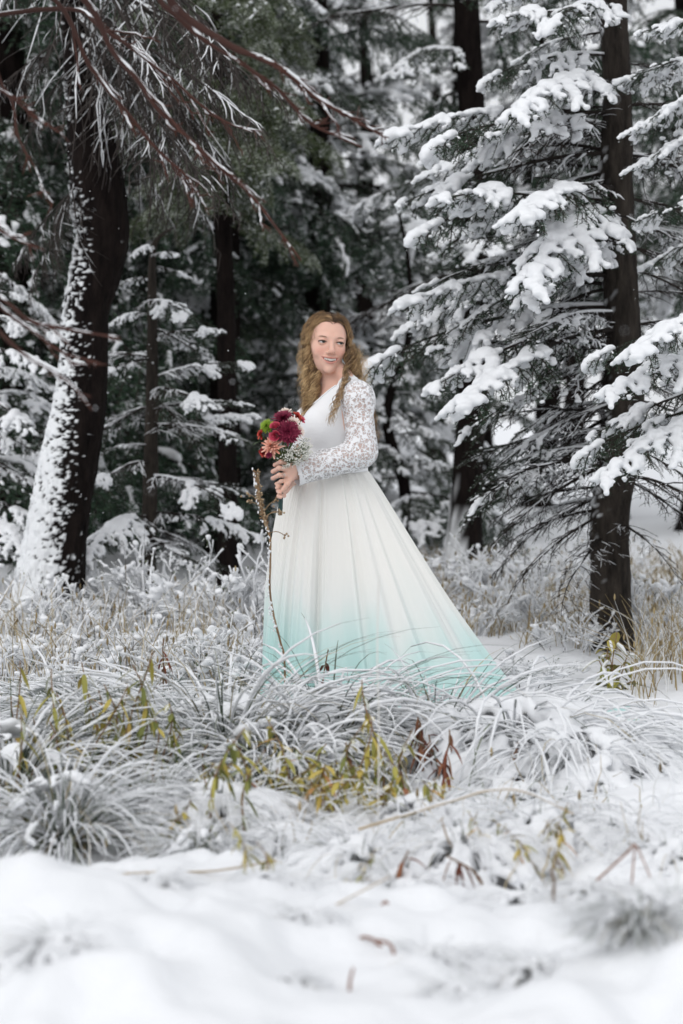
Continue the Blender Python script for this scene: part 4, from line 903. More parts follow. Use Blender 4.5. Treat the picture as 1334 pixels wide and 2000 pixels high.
# broad yellow-leaved herb at the foot of the right fir
def yellow_herb():
    global RNG
    RNG = np.random.default_rng(9); d = 10.4; b = PX(1195, 1365, d); b[2] = gz(b[0], b[1]) - .02; o = empty('yellow_leaved_herb', b); tag(o, 'broad yellow leaved herb with snow on it by the right fir', 'plant')
    st = MB(); sn = MB()
    for j, (px, py) in enumerate([(1205, 1235), (1190, 1250), (1215, 1300), (1180, 1320), (1225, 1280), (1200, 1340), (1170, 1290), (1235, 1330), (1188, 1275)]):
        P = catmull([b, (b + PX(px, py, d)) / 2 + [.01 * RNG.normal(), 0, .0], PX(px, py, d)], 12) - b; st.tube(P, .0025, 5, 0, .5)
        for q in range(5):
            i = 11 - q * 2; a = RNG.uniform(0, 6.28); lf = MB(); leaf(lf, P[i], (math.cos(a), math.sin(a), RNG.normal(-.3, .4)), RNG.uniform(.045, .075), RNG.uniform(.034, .052), 0, RNG.uniform(.05, .5), curl=.5, n=7, snow=sn if RNG.uniform() < .6 else None); link('leaf', lf.mesh('leaf', [YLEAF]), o)
    link('stems', st.mesh('stems', [STALK]), o)['kind'] = 'stuff'; link('snow', sn.mesh('herb_snow', [SNOW]), o)['kind'] = 'stuff'
yellow_herb()

# falling snow
def flakes():
    rng = np.random.default_rng(12); n = 420; d = rng.uniform(3.5, 13.5, n); P = np.stack([(rng.uniform(-60, 1400, n) - 667) * d / FPX, d, CAM_H - (rng.uniform(-50, 1500, n) - HOR) * d / FPX], -1)
    u_ = P[:, 0] * FPX / d + 667; ok = ~((u_ > 480) & (u_ < 1000) & (d < 9.8)); P = P[ok]; n = len(P)
    r = rng.uniform(.0012, .0026, n); O = np.array([[1, 0, 0], [-1, 0, 0], [0, 1, 0], [0, -1, 0], [0, 0, 1], [0, 0, -1.]]); F = np.array([[0, 2, 4], [2, 1, 4], [1, 3, 4], [3, 0, 4], [2, 0, 5], [1, 2, 5], [3, 1, 5], [0, 3, 5]])
    V = (P[:, None, :] + r[:, None, None] * O[None]).reshape(-1, 3); FF = (np.arange(n)[:, None, None] * 6 + F[None]).reshape(-1, 3)
    tag(link('snowflakes', mesh_np('snowflakes', V, [FF], [SNOW])), 'tiny snowflakes drifting through the air', 'snow', None, 'stuff')
flakes()

# ================================================================ the bride
def mat_skin():
    m, nt, b, out = newmat('skin'); c = attr(nt, 'Col'); nt.links.new(c.outputs['Color'], b.inputs['Base Color'])
    b.inputs['Roughness'].default_value = .48; b.inputs['Specular IOR Level'].default_value = .4
    b.inputs['Subsurface Weight'].default_value = .18; b.inputs['Subsurface Radius'].default_value = (1, .35, .2); b.inputs['Subsurface Scale'].default_value = .006
    return m
def mat_plaincol(name, c, rough=.5, spec=.4, metal=0):
    m, nt, b, out = newmat(name); b.inputs['Base Color'].default_value = (*c, 1); b.inputs['Roughness'].default_value = rough; b.inputs['Specular IOR Level'].default_value = spec; b.inputs['Metallic'].default_value = metal
    return m
SKIN = mat_skin()
EYE_M, nt, b_, o_ = newmat('eye'); nt.links.new(attr(nt, 'Col').outputs['Color'], b_.inputs['Base Color']); b_.inputs['Roughness'].default_value = .15
TEETH = mat_plaincol('teeth', (.86, .83, .78), .3); LASH = mat_plaincol('lash', (.03, .018, .012), .6)
SILVER = mat_plaincol('silver', (.85, .83, .8), .2, .5, 1.0)

def mat_lace():
    m, nt, b, out = newmat('white_lace')
    b.inputs['Base Color'].default_value = (.86, .86, .88, 1); b.inputs['Roughness'].default_value = .8
    tc = nt.nodes.new('ShaderNodeTexCoord')
    wob = nd(nt, 'ShaderNodeTexNoise', Scale=48.0, Detail=2.0); nt.links.new(tc.outputs['Object'], wob.inputs['Vector'])
    wv = nd(nt, 'ShaderNodeVectorMath', operation='SCALE'); nt.links.new(wob.outputs['Color'], wv.inputs[0]); wv.inputs['Scale'].default_value = .016
    add = nd(nt, 'ShaderNodeVectorMath', operation='ADD'); nt.links.new(tc.outputs['Object'], add.inputs[0]); nt.links.new(wv.outputs[0], add.inputs[1])
    # flowers and leaves of the lace
    v1 = nd(nt, 'ShaderNodeTexVoronoi', Scale=60.0); v1.feature = 'DISTANCE_TO_EDGE'; nt.links.new(add.outputs[0], v1.inputs['Vector'])
    v2 = nd(nt, 'ShaderNodeTexVoronoi', Scale=150.0); v2.feature = 'DISTANCE_TO_EDGE'; nt.links.new(tc.outputs['Object'], v2.inputs['Vector'])
    n3 = nd(nt, 'ShaderNodeTexNoise', Scale=80.0, Detail=1.0); nt.links.new(add.outputs[0], n3.inputs['Vector'])
    a1 = ramp(nt, v1.outputs['Distance'], [(.055, (1, 1, 1)), (.10, (0, 0, 0))])
    a2 = ramp(nt, v2.outputs['Distance'], [(.04, (.85, .85, .85)), (.10, (.16, .16, .16))])
    a3 = ramp(nt, n3.outputs['Fac'], [(.52, (0, 0, 0)), (.56, (1, 1, 1))])
    mx = nt.nodes.new('ShaderNodeMixRGB'); mx.blend_type = 'LIGHTEN'; mx.inputs[0].default_value = 1; nt.links.new(a1, mx.inputs[1]); nt.links.new(a2, mx.inputs[2])
    mx2 = nt.nodes.new('ShaderNodeMixRGB'); mx2.blend_type = 'LIGHTEN'; mx2.inputs[0].default_value = 1; nt.links.new(mx.outputs[0], mx2.inputs[1]); nt.links.new(a3, mx2.inputs[2])
    # solid trim where the mesh asks for it
    tr = attr(nt, 'trim'); mx3 = nt.nodes.new('ShaderNodeMixRGB'); mx3.blend_type = 'LIGHTEN'; mx3.inputs[0].default_value = 1; nt.links.new(mx2.outputs[0], mx3.inputs[1]); nt.links.new(tr.outputs['Fac'], mx3.inputs[2])
    nt.links.new(mx3.outputs[0], b.inputs['Alpha']); bump(nt, b, mx2.outputs[0], .5, .003)
    return m
LACE = mat_lace()
def mat_bodice():
    m, nt, b, out = newmat('white_jersey'); b.inputs['Base Color'].default_value = (.84, .845, .86, 1); b.inputs['Roughness'].default_value = .8
    tc = nt.nodes.new('ShaderNodeTexCoord'); mp = nt.nodes.new('ShaderNodeMapping'); mp.inputs['Scale'].default_value = (1, 1, 3.5); nt.links.new(tc.outputs['Object'], mp.inputs[0])
    n = nd(nt, 'ShaderNodeTexNoise', Scale=40.0, Detail=4.0); nt.links.new(mp.outputs[0], n.inputs['Vector']); bump(nt, b, n.outputs['Fac'], .35, .004); return m
BODICE = mat_bodice()
def mat_chiffon():
    m, nt, b, out = newmat('ombre_chiffon')
    c = ramp(nt, attr(nt, 'tint').outputs['Fac'], [(0, (.92, .915, .88)), (.25, (.86, .89, .87)), (.62, (.66, .84, .82)), (1, (.47, .755, .73))])
    nt.links.new(c, b.inputs['Base Color']); b.inputs['Roughness'].default_value = .75; b.inputs['Specular IOR Level'].default_value = .15
    b.inputs['Sheen Weight'].default_value = .15
    tr = nt.nodes.new('ShaderNodeBsdfTranslucent'); nt.links.new(c, tr.inputs[0]); ms = nt.nodes.new('ShaderNodeMixShader'); ms.inputs[0].default_value = .10
    nt.links.new(b.outputs[0], ms.inputs[1]); nt.links.new(tr.outputs[0], ms.inputs[2]); nt.links.new(ms.outputs[0], out.inputs[0])
    tc = nt.nodes.new('ShaderNodeTexCoord'); mp = nt.nodes.new('ShaderNodeMapping'); mp.inputs['Scale'].default_value = (1, 1, .06); nt.links.new(tc.outputs['Object'], mp.inputs[0])
    n = nd(nt, 'ShaderNodeTexNoise', Scale=70.0, Detail=3.0); nt.links.new(mp.outputs[0], n.inputs['Vector']); bump(nt, b, n.outputs['Fac'], .22, .004)
    return m
CHIFFON = mat_chiffon()

BY = 9.45; BX = (652 - 667) * BY / FPX; BZ = gz(BX, BY)
bride = empty('person', (BX, BY, BZ)); tag(bride, 'woman in a white lace sleeved dress fading to mint, holding a bouquet, looking right', 'person')
BL = np.array(bride.location)
def bpart(name, me, parent=None):
    o = link(name, me, parent or bride)
    if parent is None: o.location = tuple(-BL)
    return o
FW_ = np.array([-.94, -.342, 0]); SD_ = np.array([.342, -.94, 0]); ZZ = np.array([0, 0, 1.])
RB = np.stack([FW_, SD_, ZZ], 1); BC = np.array([BX, BY, 0])
def Bp(f, s, z): return BC + FW_ * f + SD_ * s + ZZ * z

# --- head frame
HS = 1.05; yaw, roll, pitch = rad(13), rad(5), rad(-2)
Rz = np.array([[math.cos(yaw), -math.sin(yaw), 0], [math.sin(yaw), math.cos(yaw), 0], [0, 0, 1]])
Ry = np.array([[math.cos(roll), 0, math.sin(roll)], [0, 1, 0], [-math.sin(roll), 0, math.cos(roll)]])
Rx = np.array([[1, 0, 0], [0, math.cos(pitch), -math.sin(pitch)], [0, math.sin(pitch), math.cos(pitch)]])
RH = Rz @ Ry @ Rx
HC = PX(647, 668.6, 9.37) - RH @ (np.array([0, -.080, 0]) * HS)
def Hp(x, y, z): return HC + RH @ (np.array([x, y, z]) * HS)
def Hloc(P): return ((P - HC) @ RH) / HS

body = Sculpt()
def hell(S, c, r, k, op='u'): S.ell(Hp(*c), np.asarray(r) * HS if not np.isscalar(r) else r * HS, RH, k * HS, op)
def hcone(S, a, b, ra, rb, k, op='u'): S.cone(Hp(*a), Hp(*b), ra * HS, rb * HS, k * HS, op)
def torso(S, off=0.0, arms=True):
    S.ell(Bp(0, 0, .90), np.array([.115, .125, .13]) + off, RB, .05)
    S.ell(Bp(.015, 0, 1.03), np.array([.112, .125, .12]) + off, RB, .05)
    S.ell(Bp(.0, 0, 1.16), np.array([.110, .145, .14]) + off, RB, .05)
    S.ell(Bp(-.015, 0, 1.265), np.array([.082, .15, .075]) + off, RB, .05)
    S.cone(Bp(-.025, -.145, 1.285), Bp(-.025, .145, 1.285), .050 + off, .050 + off, .04)
    for s in (-1, 1):
        S.ell(Bp(.082, .066 * s, 1.175), np.array([.062, .068, .072]) + off, RB, .04)
        S.cone(Bp(-.03, .125 * s, 1.325), Bp(-.02, .035 * s, 1.385), .030 + off, .034 + off, .03)
torso(body)
body.cone(Bp(-.01, 0, 1.30), Hp(0, .025, -.055), .054, .053, .03)
SHN_, ELN, WRN = Bp(-.035, .168, 1.278), PX(707, 884, 9.26), PX(577, 921, 9.17)
SHF, ELF, WRF = Bp(-.02, -.165, 1.28), PX(596, 892, 9.52), PX(568, 936, 9.28)
body.cone(SHN_, ELN, .055, .050, .035); body.cone(ELN, WRN, .048, .029, .03)
body.cone(SHF, ELF, .058, .048, .035); body.cone(ELF, WRF, .046, .028, .03)
for s in (-1, 1):   # legs and shoes under the skirt
    hip = Bp(0, .09 * s, .86); kn = Bp(.02, .085 * s, BZ + .46); an = Bp(-.01, .085 * s, BZ + .08)
    body.cone(hip, kn, .085, .058, .04); body.cone(kn, an, .056, .036, .03); body.cone(an, Bp(.12, .10 * s, BZ + .035), .038, .03, .03)
# --- hands closed round the bouquet stems
fk = .005
STEM_TOP, STEM_BOT = PX(551, 900, 9.12), PX(547, 1006, 9.14)
for (a, ra, b, rb) in [((577, 921, 9.17), .025, (563, 908, 9.115), .0135), ((577, 921, 9.17), .025, (561, 917, 9.11), .0135), ((577, 921, 9.17), .025, (560, 927, 9.112), .0135), ((577, 922, 9.17), .024, (562, 936, 9.12), .0125)]:
    body.cone(PX(*a), PX(*b), ra, rb, .012)
for K, Mi, T, r in [((563, 907, 9.112), (548, 902, 9.088), (537, 908, 9.115), .0086), ((561, 917, 9.106), (545, 914, 9.080), (533, 921, 9.108), .0090), ((560, 928, 9.108), (545, 928, 9.082), (533, 934, 9.110), .0086), ((562, 937, 9.118), (549, 940, 9.092), (540, 945, 9.115), .0076)]:
    a, b, c = PX(*K), PX(*Mi), PX(*T)
    body.cone(a, b, r * 1.12, r, fk); body.cone(b, c, r, r * .84, fk); body.cone(c, c + np.array([.006, .022, -.002]), r * .84, r * .7, fk)
body.cone(PX(569, 930, 9.13), PX(561, 945, 9.095), .0125, .0098, .008); body.cone(PX(561, 945, 9.095), PX(552, 957, 9.095), .0098, .0078, fk)
body.cone(WRF, PX(556, 956, 9.17), .024, .018, .012)
for K, Mi, T in [((556, 952, 9.15), (545, 949, 9.11), (541, 953, 9.10)), ((555, 960, 9.15), (544, 959, 9.11), (546, 962, 9.09)), ((555, 968, 9.15), (545, 969, 9.11), (548, 971, 9.09))]:
    body.cone(PX(*K), PX(*Mi), .0088, .0085, fk); body.cone(PX(*Mi), PX(*T), .0085, .0072, fk)
# --- head and face
H = body
hell(H, (0, .018, .035), (.0745, .092, .080), .02)
hell(H, (0, -.022, -.002), (.0585, .0635, .086), .03)
hell(H, (0, -.032, -.066), (.0425, .050, .046), .03)
hell(H, (0, -.074, -.102), (.015, .013, .012), .025)
for s in (-1, 1):
    hell(H, (.037 * s, -.050, -.024), (.022, .022, .020), .025)
    hell(H, (.036 * s, -.064, -.040), (.015, .012, .014), .02)
    hcone(H, (.012 * s, -.079, .019), (.044 * s, -.064, .018), .0085, .0075, .016)
    hell(H, (.0335 * s, -.094, .000), (.0185, .0165, .0125), .013, 's')
hell(H, (0, -.064, -.066), (.029, .022, .022), .02)
hcone(H, (0, -.080, .008), (0, -.101, -.033), .0068, .0098, .012)
hell(H, (0, -.1025, -.036), (.0105, .0098, .0088), .008)
for s in (-1, 1): hell(H, (.0125 * s, -.0915, -.0395), (.0075, .0088, .0068), .006)
for s in (-1, 1):
    hell(H, (.0335 * s, -.0720, -.001), (.0150, .0142, .0138), .004)
    hell(H, (.0335 * s, -.0865, -.0015), (.0140, .0115, .0034), .002, 's')
    hell(H, (.0060 * s, -.0985, -.0455), (.0034, .004, .0028), .003, 's')
def lipcurve(x, z0, cz, y0, cy): return (x, y0 + cy * x * x, z0 + cz * x * x)
xs = np.linspace(-.030, .030, 11)
for z0, cz, y0, r in [(-.0590, 7.0, -.0885, .0038), (-.0760, 17.0, -.0868, .0054)]:
    for a, b in zip(xs[:-1], xs[1:]):
        ta = 1 - .62 * (abs(a) / .030) ** 2; tb = 1 - .62 * (abs(b) / .030) ** 2
        hcone(H, lipcurve(a, z0, cz, y0, 11), lipcurve(b, z0, cz, y0, 11), r * ta, r * tb, .004)
def mouth(P):
    q = Hloc(P); z = q[..., 2] + .0672 - 11.0 * q[..., 0] ** 2
    d = np.sqrt((q[..., 0] / .0275) ** 2 + (z / .0060) ** 2 + ((q[..., 1] + .090 - 9 * q[..., 0] ** 2) / .014) ** 2)
    return (d - 1) * .005
H.fun(mouth, Hp(0, -.09, -.067) - .03, Hp(0, -.09, -.067) + .03, .0015, 's')

def extract(S, lo, hi, h, it=1):
    F = S.field(lo, hi, h); V, Q = surface_nets(F, lo, h); return relax(V, Q, it, .4), Q
VB, QB, nb_ = [], [], 0
zc = HC[2] - .135
hb = Hp(0, 0, 0)
for lo, hi, h in [((HC[0] - .13, HC[1] - .16, zc), (HC[0] + .13, HC[1] + .17, HC[2] + .16), .0016),
                  ((-.62, 9.0, BZ - .02), (.26, 9.78, zc + .004), .0045)]:
    V, Q = extract(body, lo, hi, h); VB.append(V); QB.append(Q + nb_); nb_ += len(V)
# finer hands: replace the coarse cells there
hl, hh_ = PX(530, 980, 9.03), PX(578, 885, 9.22)
hl, hh_ = np.minimum(hl, hh_) - [.006, .0, .0], np.maximum(hl, hh_)
V1, Q1 = VB[1], QB[1] - len(VB[0]); cen = V1[Q1].mean(1); inside = ((cen > hl) & (cen < hh_)).all(1); QB[1] = QB[1][~inside]
V, Q = extract(body, hl - .002, hh_ + .002, .0017, 1); VB.append(V); QB.append(Q + nb_)
V = np.concatenate(VB); Q = np.concatenate(QB)
q = Hloc(V); x, y, z = q.T
sk = np.array([.76, .475, .375]); col = np.tile(sk, (len(V), 1)); front = sstep(.0, -.03, y)
def paint(mask, c): 
    global col
    mask = np.clip(mask, 0, 1)[:, None]; col = col * (1 - mask) + np.asarray(c) * mask
head = (np.abs(x) < .1) & (z > -.14) & (z < .14) & (np.abs(y) < .14)
rosy = np.exp(-((np.abs(x) - .040) / .017) ** 2 - ((z + .036) / .016) ** 2) * front * head
paint(rosy * .5, (.68, .27, .21)); paint(np.exp(-(x / .012) ** 2 - ((z + .036) / .010) ** 2) * front * head * .35, (.62, .27, .2))
paint(.22 * (noise3(V, 60, 2) * .5 + .5) * head, (.60, .33, .25))
zl = z + .0678 - 11.0 * x ** 2
lip = sstep(1.12, .92, np.sqrt((x / .0335) ** 2 + (zl / np.where(zl > 0, .0122, .0138) / np.clip(1 - .45 * (x / .03) ** 2, .3, 1)) ** 2)) * (y < -.070) * head
paint(lip * .8, (.56, .215, .18))
paint(sstep(.80, .6, np.sqrt((x / .0275) ** 2 + (zl / .0058) ** 2)) * (y > -.0855 + 9 * x * x) * (y < -.06) * head, (.30, .09, .08))
bx = np.abs(x) - .034
brow = sstep(1.0, .6, np.sqrt((bx / .0185) ** 2 + ((z - .0195 + 9 * (bx - .004) ** 2) / .0034) ** 2)) * (y < -.04) * head
paint(brow * .8, (.15, .085, .045))
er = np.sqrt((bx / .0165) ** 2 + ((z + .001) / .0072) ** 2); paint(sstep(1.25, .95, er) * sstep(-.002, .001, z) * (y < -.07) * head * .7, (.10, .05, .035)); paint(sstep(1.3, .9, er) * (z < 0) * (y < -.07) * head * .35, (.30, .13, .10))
fold = np.exp(-((np.abs(x) - (.0285 + .10 * np.clip(-.043 - z, -.01, .04))) / .0028) ** 2) * sstep(-.040, -.047, z) * sstep(-.078, -.068, z) * front * head; paint(fold * .22, (.48, .24, .18))  # smile creases: their shade is painted into the skin colour
bd = bpart('body', mesh_np('body', V, [Q], [SKIN], colors={'Col': np.concatenate([col, np.ones((len(V), 1))], 1)}))
# finger nails are too small to see; the ring is not
# --- eyes, lashes, teeth
for s in (-1, 1):
    th, ph = np.meshgrid(np.linspace(0, np.pi, 25), np.linspace(0, 2 * np.pi, 33), indexing='ij')
    D = np.stack([np.sin(th) * np.cos(ph), np.sin(th) * np.sin(ph), np.cos(th)], -1).reshape(-1, 3)
    gaze = np.array([.34, -.94, .02]); gaze /= np.linalg.norm(gaze); ang_ = np.arccos(np.clip(D @ gaze, -1, 1))
    c = np.tile([.55, .54, .53], (len(D), 1)); c[ang_ < .56] = (.035, .04, .035); c[ang_ < .46] = (.07, .09, .075); c[ang_ < .24] = (.006, .006, .006)
    V = np.array([Hp(.0335 * s, -.0720, -.001)]) + (D * .0131 * HS) @ RH.T; i = (np.arange(24)[:, None] * 33 + np.arange(32)[None]).ravel()
    bpart('eye', mesh_np('eye', V, [np.stack([i, i + 33, i + 34, i + 1], 1)], [EYE_M], colors={'Col': np.concatenate([c, np.ones((len(c), 1))], 1)}))
    m = MB(); t = np.linspace(-1, 1, 13)
    P = np.array([Hp(.0335 * s + .0150 * u, -.0858 + .0085 * u * u, -.0015 + .0041 * (1 - u * u) ** .7) for u in t]); m.tube(P, (.0017 - .0007 * np.abs(t)) * HS, 5)
    for u in np.linspace(-.9, .9, 15):
        p = Hp(.0335 * s + .0150 * u, -.0858 + .0085 * u * u, -.0012 + .0050 * (1 - u * u) ** .7); e = p + RH @ np.array([.003 * u + .001 * s, -.0045, .0035]); m.tube(np.stack([p, (p + e) / 2 + RH @ np.array([0, -.0005, -.0006]), e]), [.00045, .0004, .0001], 3)
    bpart('eyelashes', m.mesh('eyelashes', [LASH]))
m = MB()
for k in range(8):
    xx = -.0192 + k * .0055; w = .0052 if k in (3, 4) else .0047; hz = (.0098 if k in (3, 4) else .0088); zz = -.0606 + 8 * xx * xx
    q = np.linspace(0, 1, 6); P = np.array([Hp(xx, -.0850 + 10 * xx * xx - .0012 * math.sin(u * 2.6), zz - hz * u) for u in q]); m.tube(P, w * .53 * np.array([.95, 1, 1, 1, .92, .75]) * HS, 8)
bpart('teeth', m.mesh('teeth', [TEETH]))

# --- bodice
S = Sculpt(); torso(S, .007); V, Q = extract(S, (-.40, 9.15, .95), (.24, 9.76, 1.42), .004, 2)
c = V[Q].mean(1) - BC; f = c @ FW_; s = c @ SD_; z = c[:, 2]
neck = np.where(f > -.02, 1.205 + np.abs(s) * 1.25 + .02 * (np.abs(s) > .1), 1.335 + .25 * np.abs(s))
Q = Q[(z < neck) & (z > .975) & (np.abs(s) < .168)]
V = V + ((V - BC)[:, :2] @ FW_[:2] > 0)[:, None] * (FW_ * (.003 * noise3(V, 28, 4)[:, None]))
bod = bpart('bodice', mesh_np('bodice', V, [Q], [BODICE], attrs={'trim': np.ones(len(V))}))
m = MB()
for sgn in (1, -1):      # neckline binding
    P = []
    for u in np.linspace(0, 1, 26):
        s_ = sgn * .100 * u; zt = 1.208 + abs(s_) * 1.25
        cand = V[(np.abs((V - BC) @ SD_ - s_) < .006) & (np.abs(V[:, 2] - zt) < .007) & ((V - BC) @ FW_ > -.03)]
        if len(cand): P.append(cand.mean(0) + FW_ * .002)
    if len(P) > 4: P = np.array(P); P[1:-1] = (P[:-2] + P[1:-1] + P[2:]) / 3; m.tube(P, .0035, 6)
bpart('neckline_trim', m.mesh('neckline_trim', [BODICE]), bod)

# --- lace sleeves
for nm, sh, el, wr, near in [('n', SHN_, ELN, WRN, True), ('f', SHF, ELF, WRF, False)]:
    S = Sculpt()
    ax = (wr - el) / np.linalg.norm(wr - el)
    S.ell(sh + ZZ * .004 + SD_ * (.0 if near else 0), (.060, .060, .058), RB, .03); S.cone(sh, el + ZZ * .01, .059, .059, .04); S.cone(el, el + (wr - el) * .55, .056, .049, .03); S.cone(el + (wr - el) * .55, wr, .052, .043, .02)
    S.cone(sh, Bp(-.03, .075 * (1 if near else -1), 1.352), .056, .034, .03)
    S.cone(el + ax * .01 - ZZ * .035, wr - ZZ * .022, .022, .026, .03)
    lo = np.minimum(np.minimum(sh, el), wr) - .11; hi = np.maximum(np.maximum(sh, el), wr) + .11
    V, Q = extract(S, lo, hi, .004, 2)
    V = V + .0035 * np.stack([noise3(V, 24, 5), noise3(V, 24, 6), noise3(V, 24, 7)], -1)
    c = V[Q].mean(1); cut = (c - wr) @ ax < (.004 if near else -.05); s = np.abs((c - BC) @ SD_)
    Q = Q[cut & (s > .080)]
    dw = (V - wr) @ ax; trim = sstep(-.016, -.009, dw) + sstep(.094, .088, np.abs((V - BC) @ SD_)) + .85 * np.exp(-((((V - BC) @ FW_) + .045) / .010) ** 2) * (V[:, 2] > 1.15) * 0
    # gathered folds at the elbow crook show as solid lace
    sl = bpart('sleeve', mesh_np('sleeve', V, [Q], [LACE], attrs={'trim': np.clip(trim, 0, 1)}))

# --- skirt
cx, cy = PX(640, 0, 9.45)[0], 9.45
NP, NT = 960, 100
phi = np.linspace(0, 2 * np.pi, NP, endpoint=False); tt = np.linspace(0, 1, NT)
c0 = np.clip(np.cos(phi - rad(-17)), 0, 1); c1 = np.clip(np.cos(phi - rad(-6)), 0, 1)
Rg = .262 + .10 * np.abs(np.sin(phi)) ** 1.5 + .53 * c1 ** 1.7          # where the cloth meets the ground
Rt = Rg + .44 * c0 ** 8                                               # train lying on the snow
pf = phi + .09 * np.sin(3 * phi + 1) + .03 * np.sin(11 * phi)
def pleat(a): s = np.sin(a); return np.sign(s) * np.abs(s) ** .9
fold_ = .46 * pleat(17 * pf + .6 + .8 * np.sin(2 * phi)) + .38 * np.sin(29 * pf + 2) + .34 * np.sin(10 * pf + 1) + .20 * pleat(47 * pf)
fine = .6 * np.sin(67 * pf) + .5 * np.sin(97 * pf + 1)
tau = np.clip(tt / .80, 0, 1)[:, None]; ext = np.clip((tt - .80) / .20, 0, 1)[:, None]
rw = np.sqrt((.152 * np.cos(phi)) ** 2 + (.150 * np.sin(phi)) ** 2)
bell = np.where(np.cos(phi) < 0, .25, 0)[None] * 0
r = rw[None] + (Rg - rw)[None] * ((.86 - .06 * c1)[None] * tau + (.14 + .06 * c1)[None] * tau ** 2) + .034 * np.sin(np.pi * np.clip(tau * 1.1, 0, 1) ** .6) * (1 - .6 * c1)[None] + (Rt - Rg)[None] * ext
amp = .0045 + .026 * tau ** .9 * (1 + .5 * c1[None])
r = r + amp * fold_[None] + (.0016 + .0018 * tau) * fine[None] * (.6 + .4 * np.sin(5 * pf + 9 * tau))
r = r + .022 * tau ** 1.3 * noise3(np.stack([np.cos(phi)[None] * 3.2 + 0 * tau, np.sin(phi)[None] * 3.2 + 0 * tau, 1.6 * tau + 0 * phi[None]], -1), 1.6, 31)
zt_ = .992 + .012 * np.sin(phi + 1.2)[None]
X = cx + r * np.cos(phi)[None]; Y = cy + r * np.sin(phi)[None]
gzr = ground_z(X, Y)
Zs = zt_ * (1 - tau) + (gzr + .012) * tau
Zs = np.maximum(Zs, gzr + .010) + ext * .012 * (fold_[None] + .6 * np.sin(9 * ext * 3 + phi[None] * 5)) * .6 + .012 * ext
V = np.stack([X, Y, Zs], -1).reshape(-1, 3)
i = np.arange(NT - 1)[:, None] * NP; j = np.arange(NP)[None]; k = (j + 1) % NP
Q = np.stack([i + k, i + j, i + NP + j, i + NP + k], -1).reshape(-1, 4)
hgt = (Zs - gzr)
edge = .73 + .07 * noise3(np.stack([X * 3, Y * 3, Zs * 0], -1), 3, 4) + .06 * noise3(np.stack([np.cos(phi)[None] * 9 + 0 * X, np.sin(phi)[None] * 9 + 0 * X, Zs * 2], -1), 1.5, 6) - .10 * c1[None]
tint = sstep(0, 1, (edge - hgt) / .62) * (.92 + .10 * fold_[None]) - .0
sk_o = bpart('skirt', mesh_np('skirt', V, [Q], [CHIFFON], attrs={'tint': np.clip(tint, 0, 1).ravel()}))
m = MB(); P = np.stack([cx + (rw + .006) * np.cos(phi), cy + (rw + .006) * np.sin(phi), zt_[0] + .004], -1)[::8]; P = np.vstack([P, P[:1]])
VV = np.concatenate([P + [0, 0, -.006], P * [1, 1, 1] + [0, 0, .008], P + [0, 0, .022] - (P - [cx, cy, P[0, 2]]) * [.05, .05, 0]]); n_ = len(P); i = np.arange(n_ - 1)
m.add(VV, np.concatenate([np.stack([i, i + 1, i + n_ + 1, i + n_], 1), np.stack([i + n_, i + n_ + 1, i + 2 * n_ + 1, i + 2 * n_], 1)])); bpart('waistband', m.mesh('waistband', [BODICE]), sk_o)

# --- engagement ring
m = MB(); a = np.linspace(0, 2 * np.pi, 25); pc = PX(553, 928, 9.094); ad = PX(545, 928, 9.082) - PX(560, 928, 9.108); ad /= np.linalg.norm(ad); e1 = np.cross(ad, ZZ); e1 /= np.linalg.norm(e1); e2 = np.cross(e1, ad)
m.tube(pc + .0102 * (np.cos(a)[:, None] * e1 + np.sin(a)[:, None] * e2), .0011, 6); m.tube(pc - np.array([0, .011, -.002]) + np.linspace(0, 1, 4)[:, None] * np.array([0, -.004, .0015]), [.0014, .0026, .0024, .0006], 6)
bpart('ring', m.mesh('ring', [SILVER]))

# --- hair: scalp cap and curly strands
HAIR = mat_var('golden_brown_hair', [(0, (.035, .019, .011)), (.35, (.13, .073, .036)), (.7, (.36, .22, .10)), (1, (.64, .45, .24))], .42, .45)
def on_scalp(v, a, side, o=1.0):
    k = math.sqrt(max(1 - v * v, 0)); return Hp(side * .081 * o * k * math.sin(a) + .004, .018 + .1 * o * v, .031 + .0875 * o * k * math.cos(a))
m = MB()
vs_ = np.linspace(-.84, .995, 30); as_ = np.linspace(-1.9, 1.9, 40)
V = []
for a in as_:
    for v in vs_:
        vv = v if v > -.3 else max(v, -.86) 
        # hairline runs back towards the ears
        lim = -.86 + .42 * (abs(a) / 1.9) ** 1.3
        vv = lim + (.995 - lim) * (v + .84) / 1.835
        V.append(on_scalp(vv, abs(a), 1 if a > 0 else -1, .985))
V = np.array(V); i = (np.arange(39)[:, None] * 30 + np.arange(29)[None]).ravel(); m.add(V, np.stack([i, i + 1, i + 31, i + 30], 1), 0, np.repeat(.30 + .2 * noise3(V, 90, 3), 1))
RNG = np.random.default_rng(90)
U = lambda a, b: RNG.uniform(a, b)
def strand(P, curl, wl, phase, r, var, n=96, start=.3):
    C = catmull(P, n); s = np.concatenate([[0], np.cumsum(np.linalg.norm(np.diff(C, axis=0), axis=1))]); u = s / s[-1]
    T = np.gradient(C, axis=0); T /= np.linalg.norm(T, axis=1)[:, None]; A = np.cross(T, [0, 1., .2]); A /= np.linalg.norm(A, axis=1)[:, None] + 1e-9; B = np.cross(T, A)
    g = curl * np.clip((u - start * .5) / .35, .12, 1); ph_ = s / wl * 2 * np.pi + phase
    C = C + A * (g * np.cos(ph_))[:, None] + B * (g * np.sin(ph_))[:, None]
    m.tube(C, r * np.interp(u, [0, .1, .85, 1], [.8, 1, .9, .25]), 3, 0, np.clip(var * .85 + .62 * u - .17 + .16 * np.sin(ph_), 0, 1), cap=False)
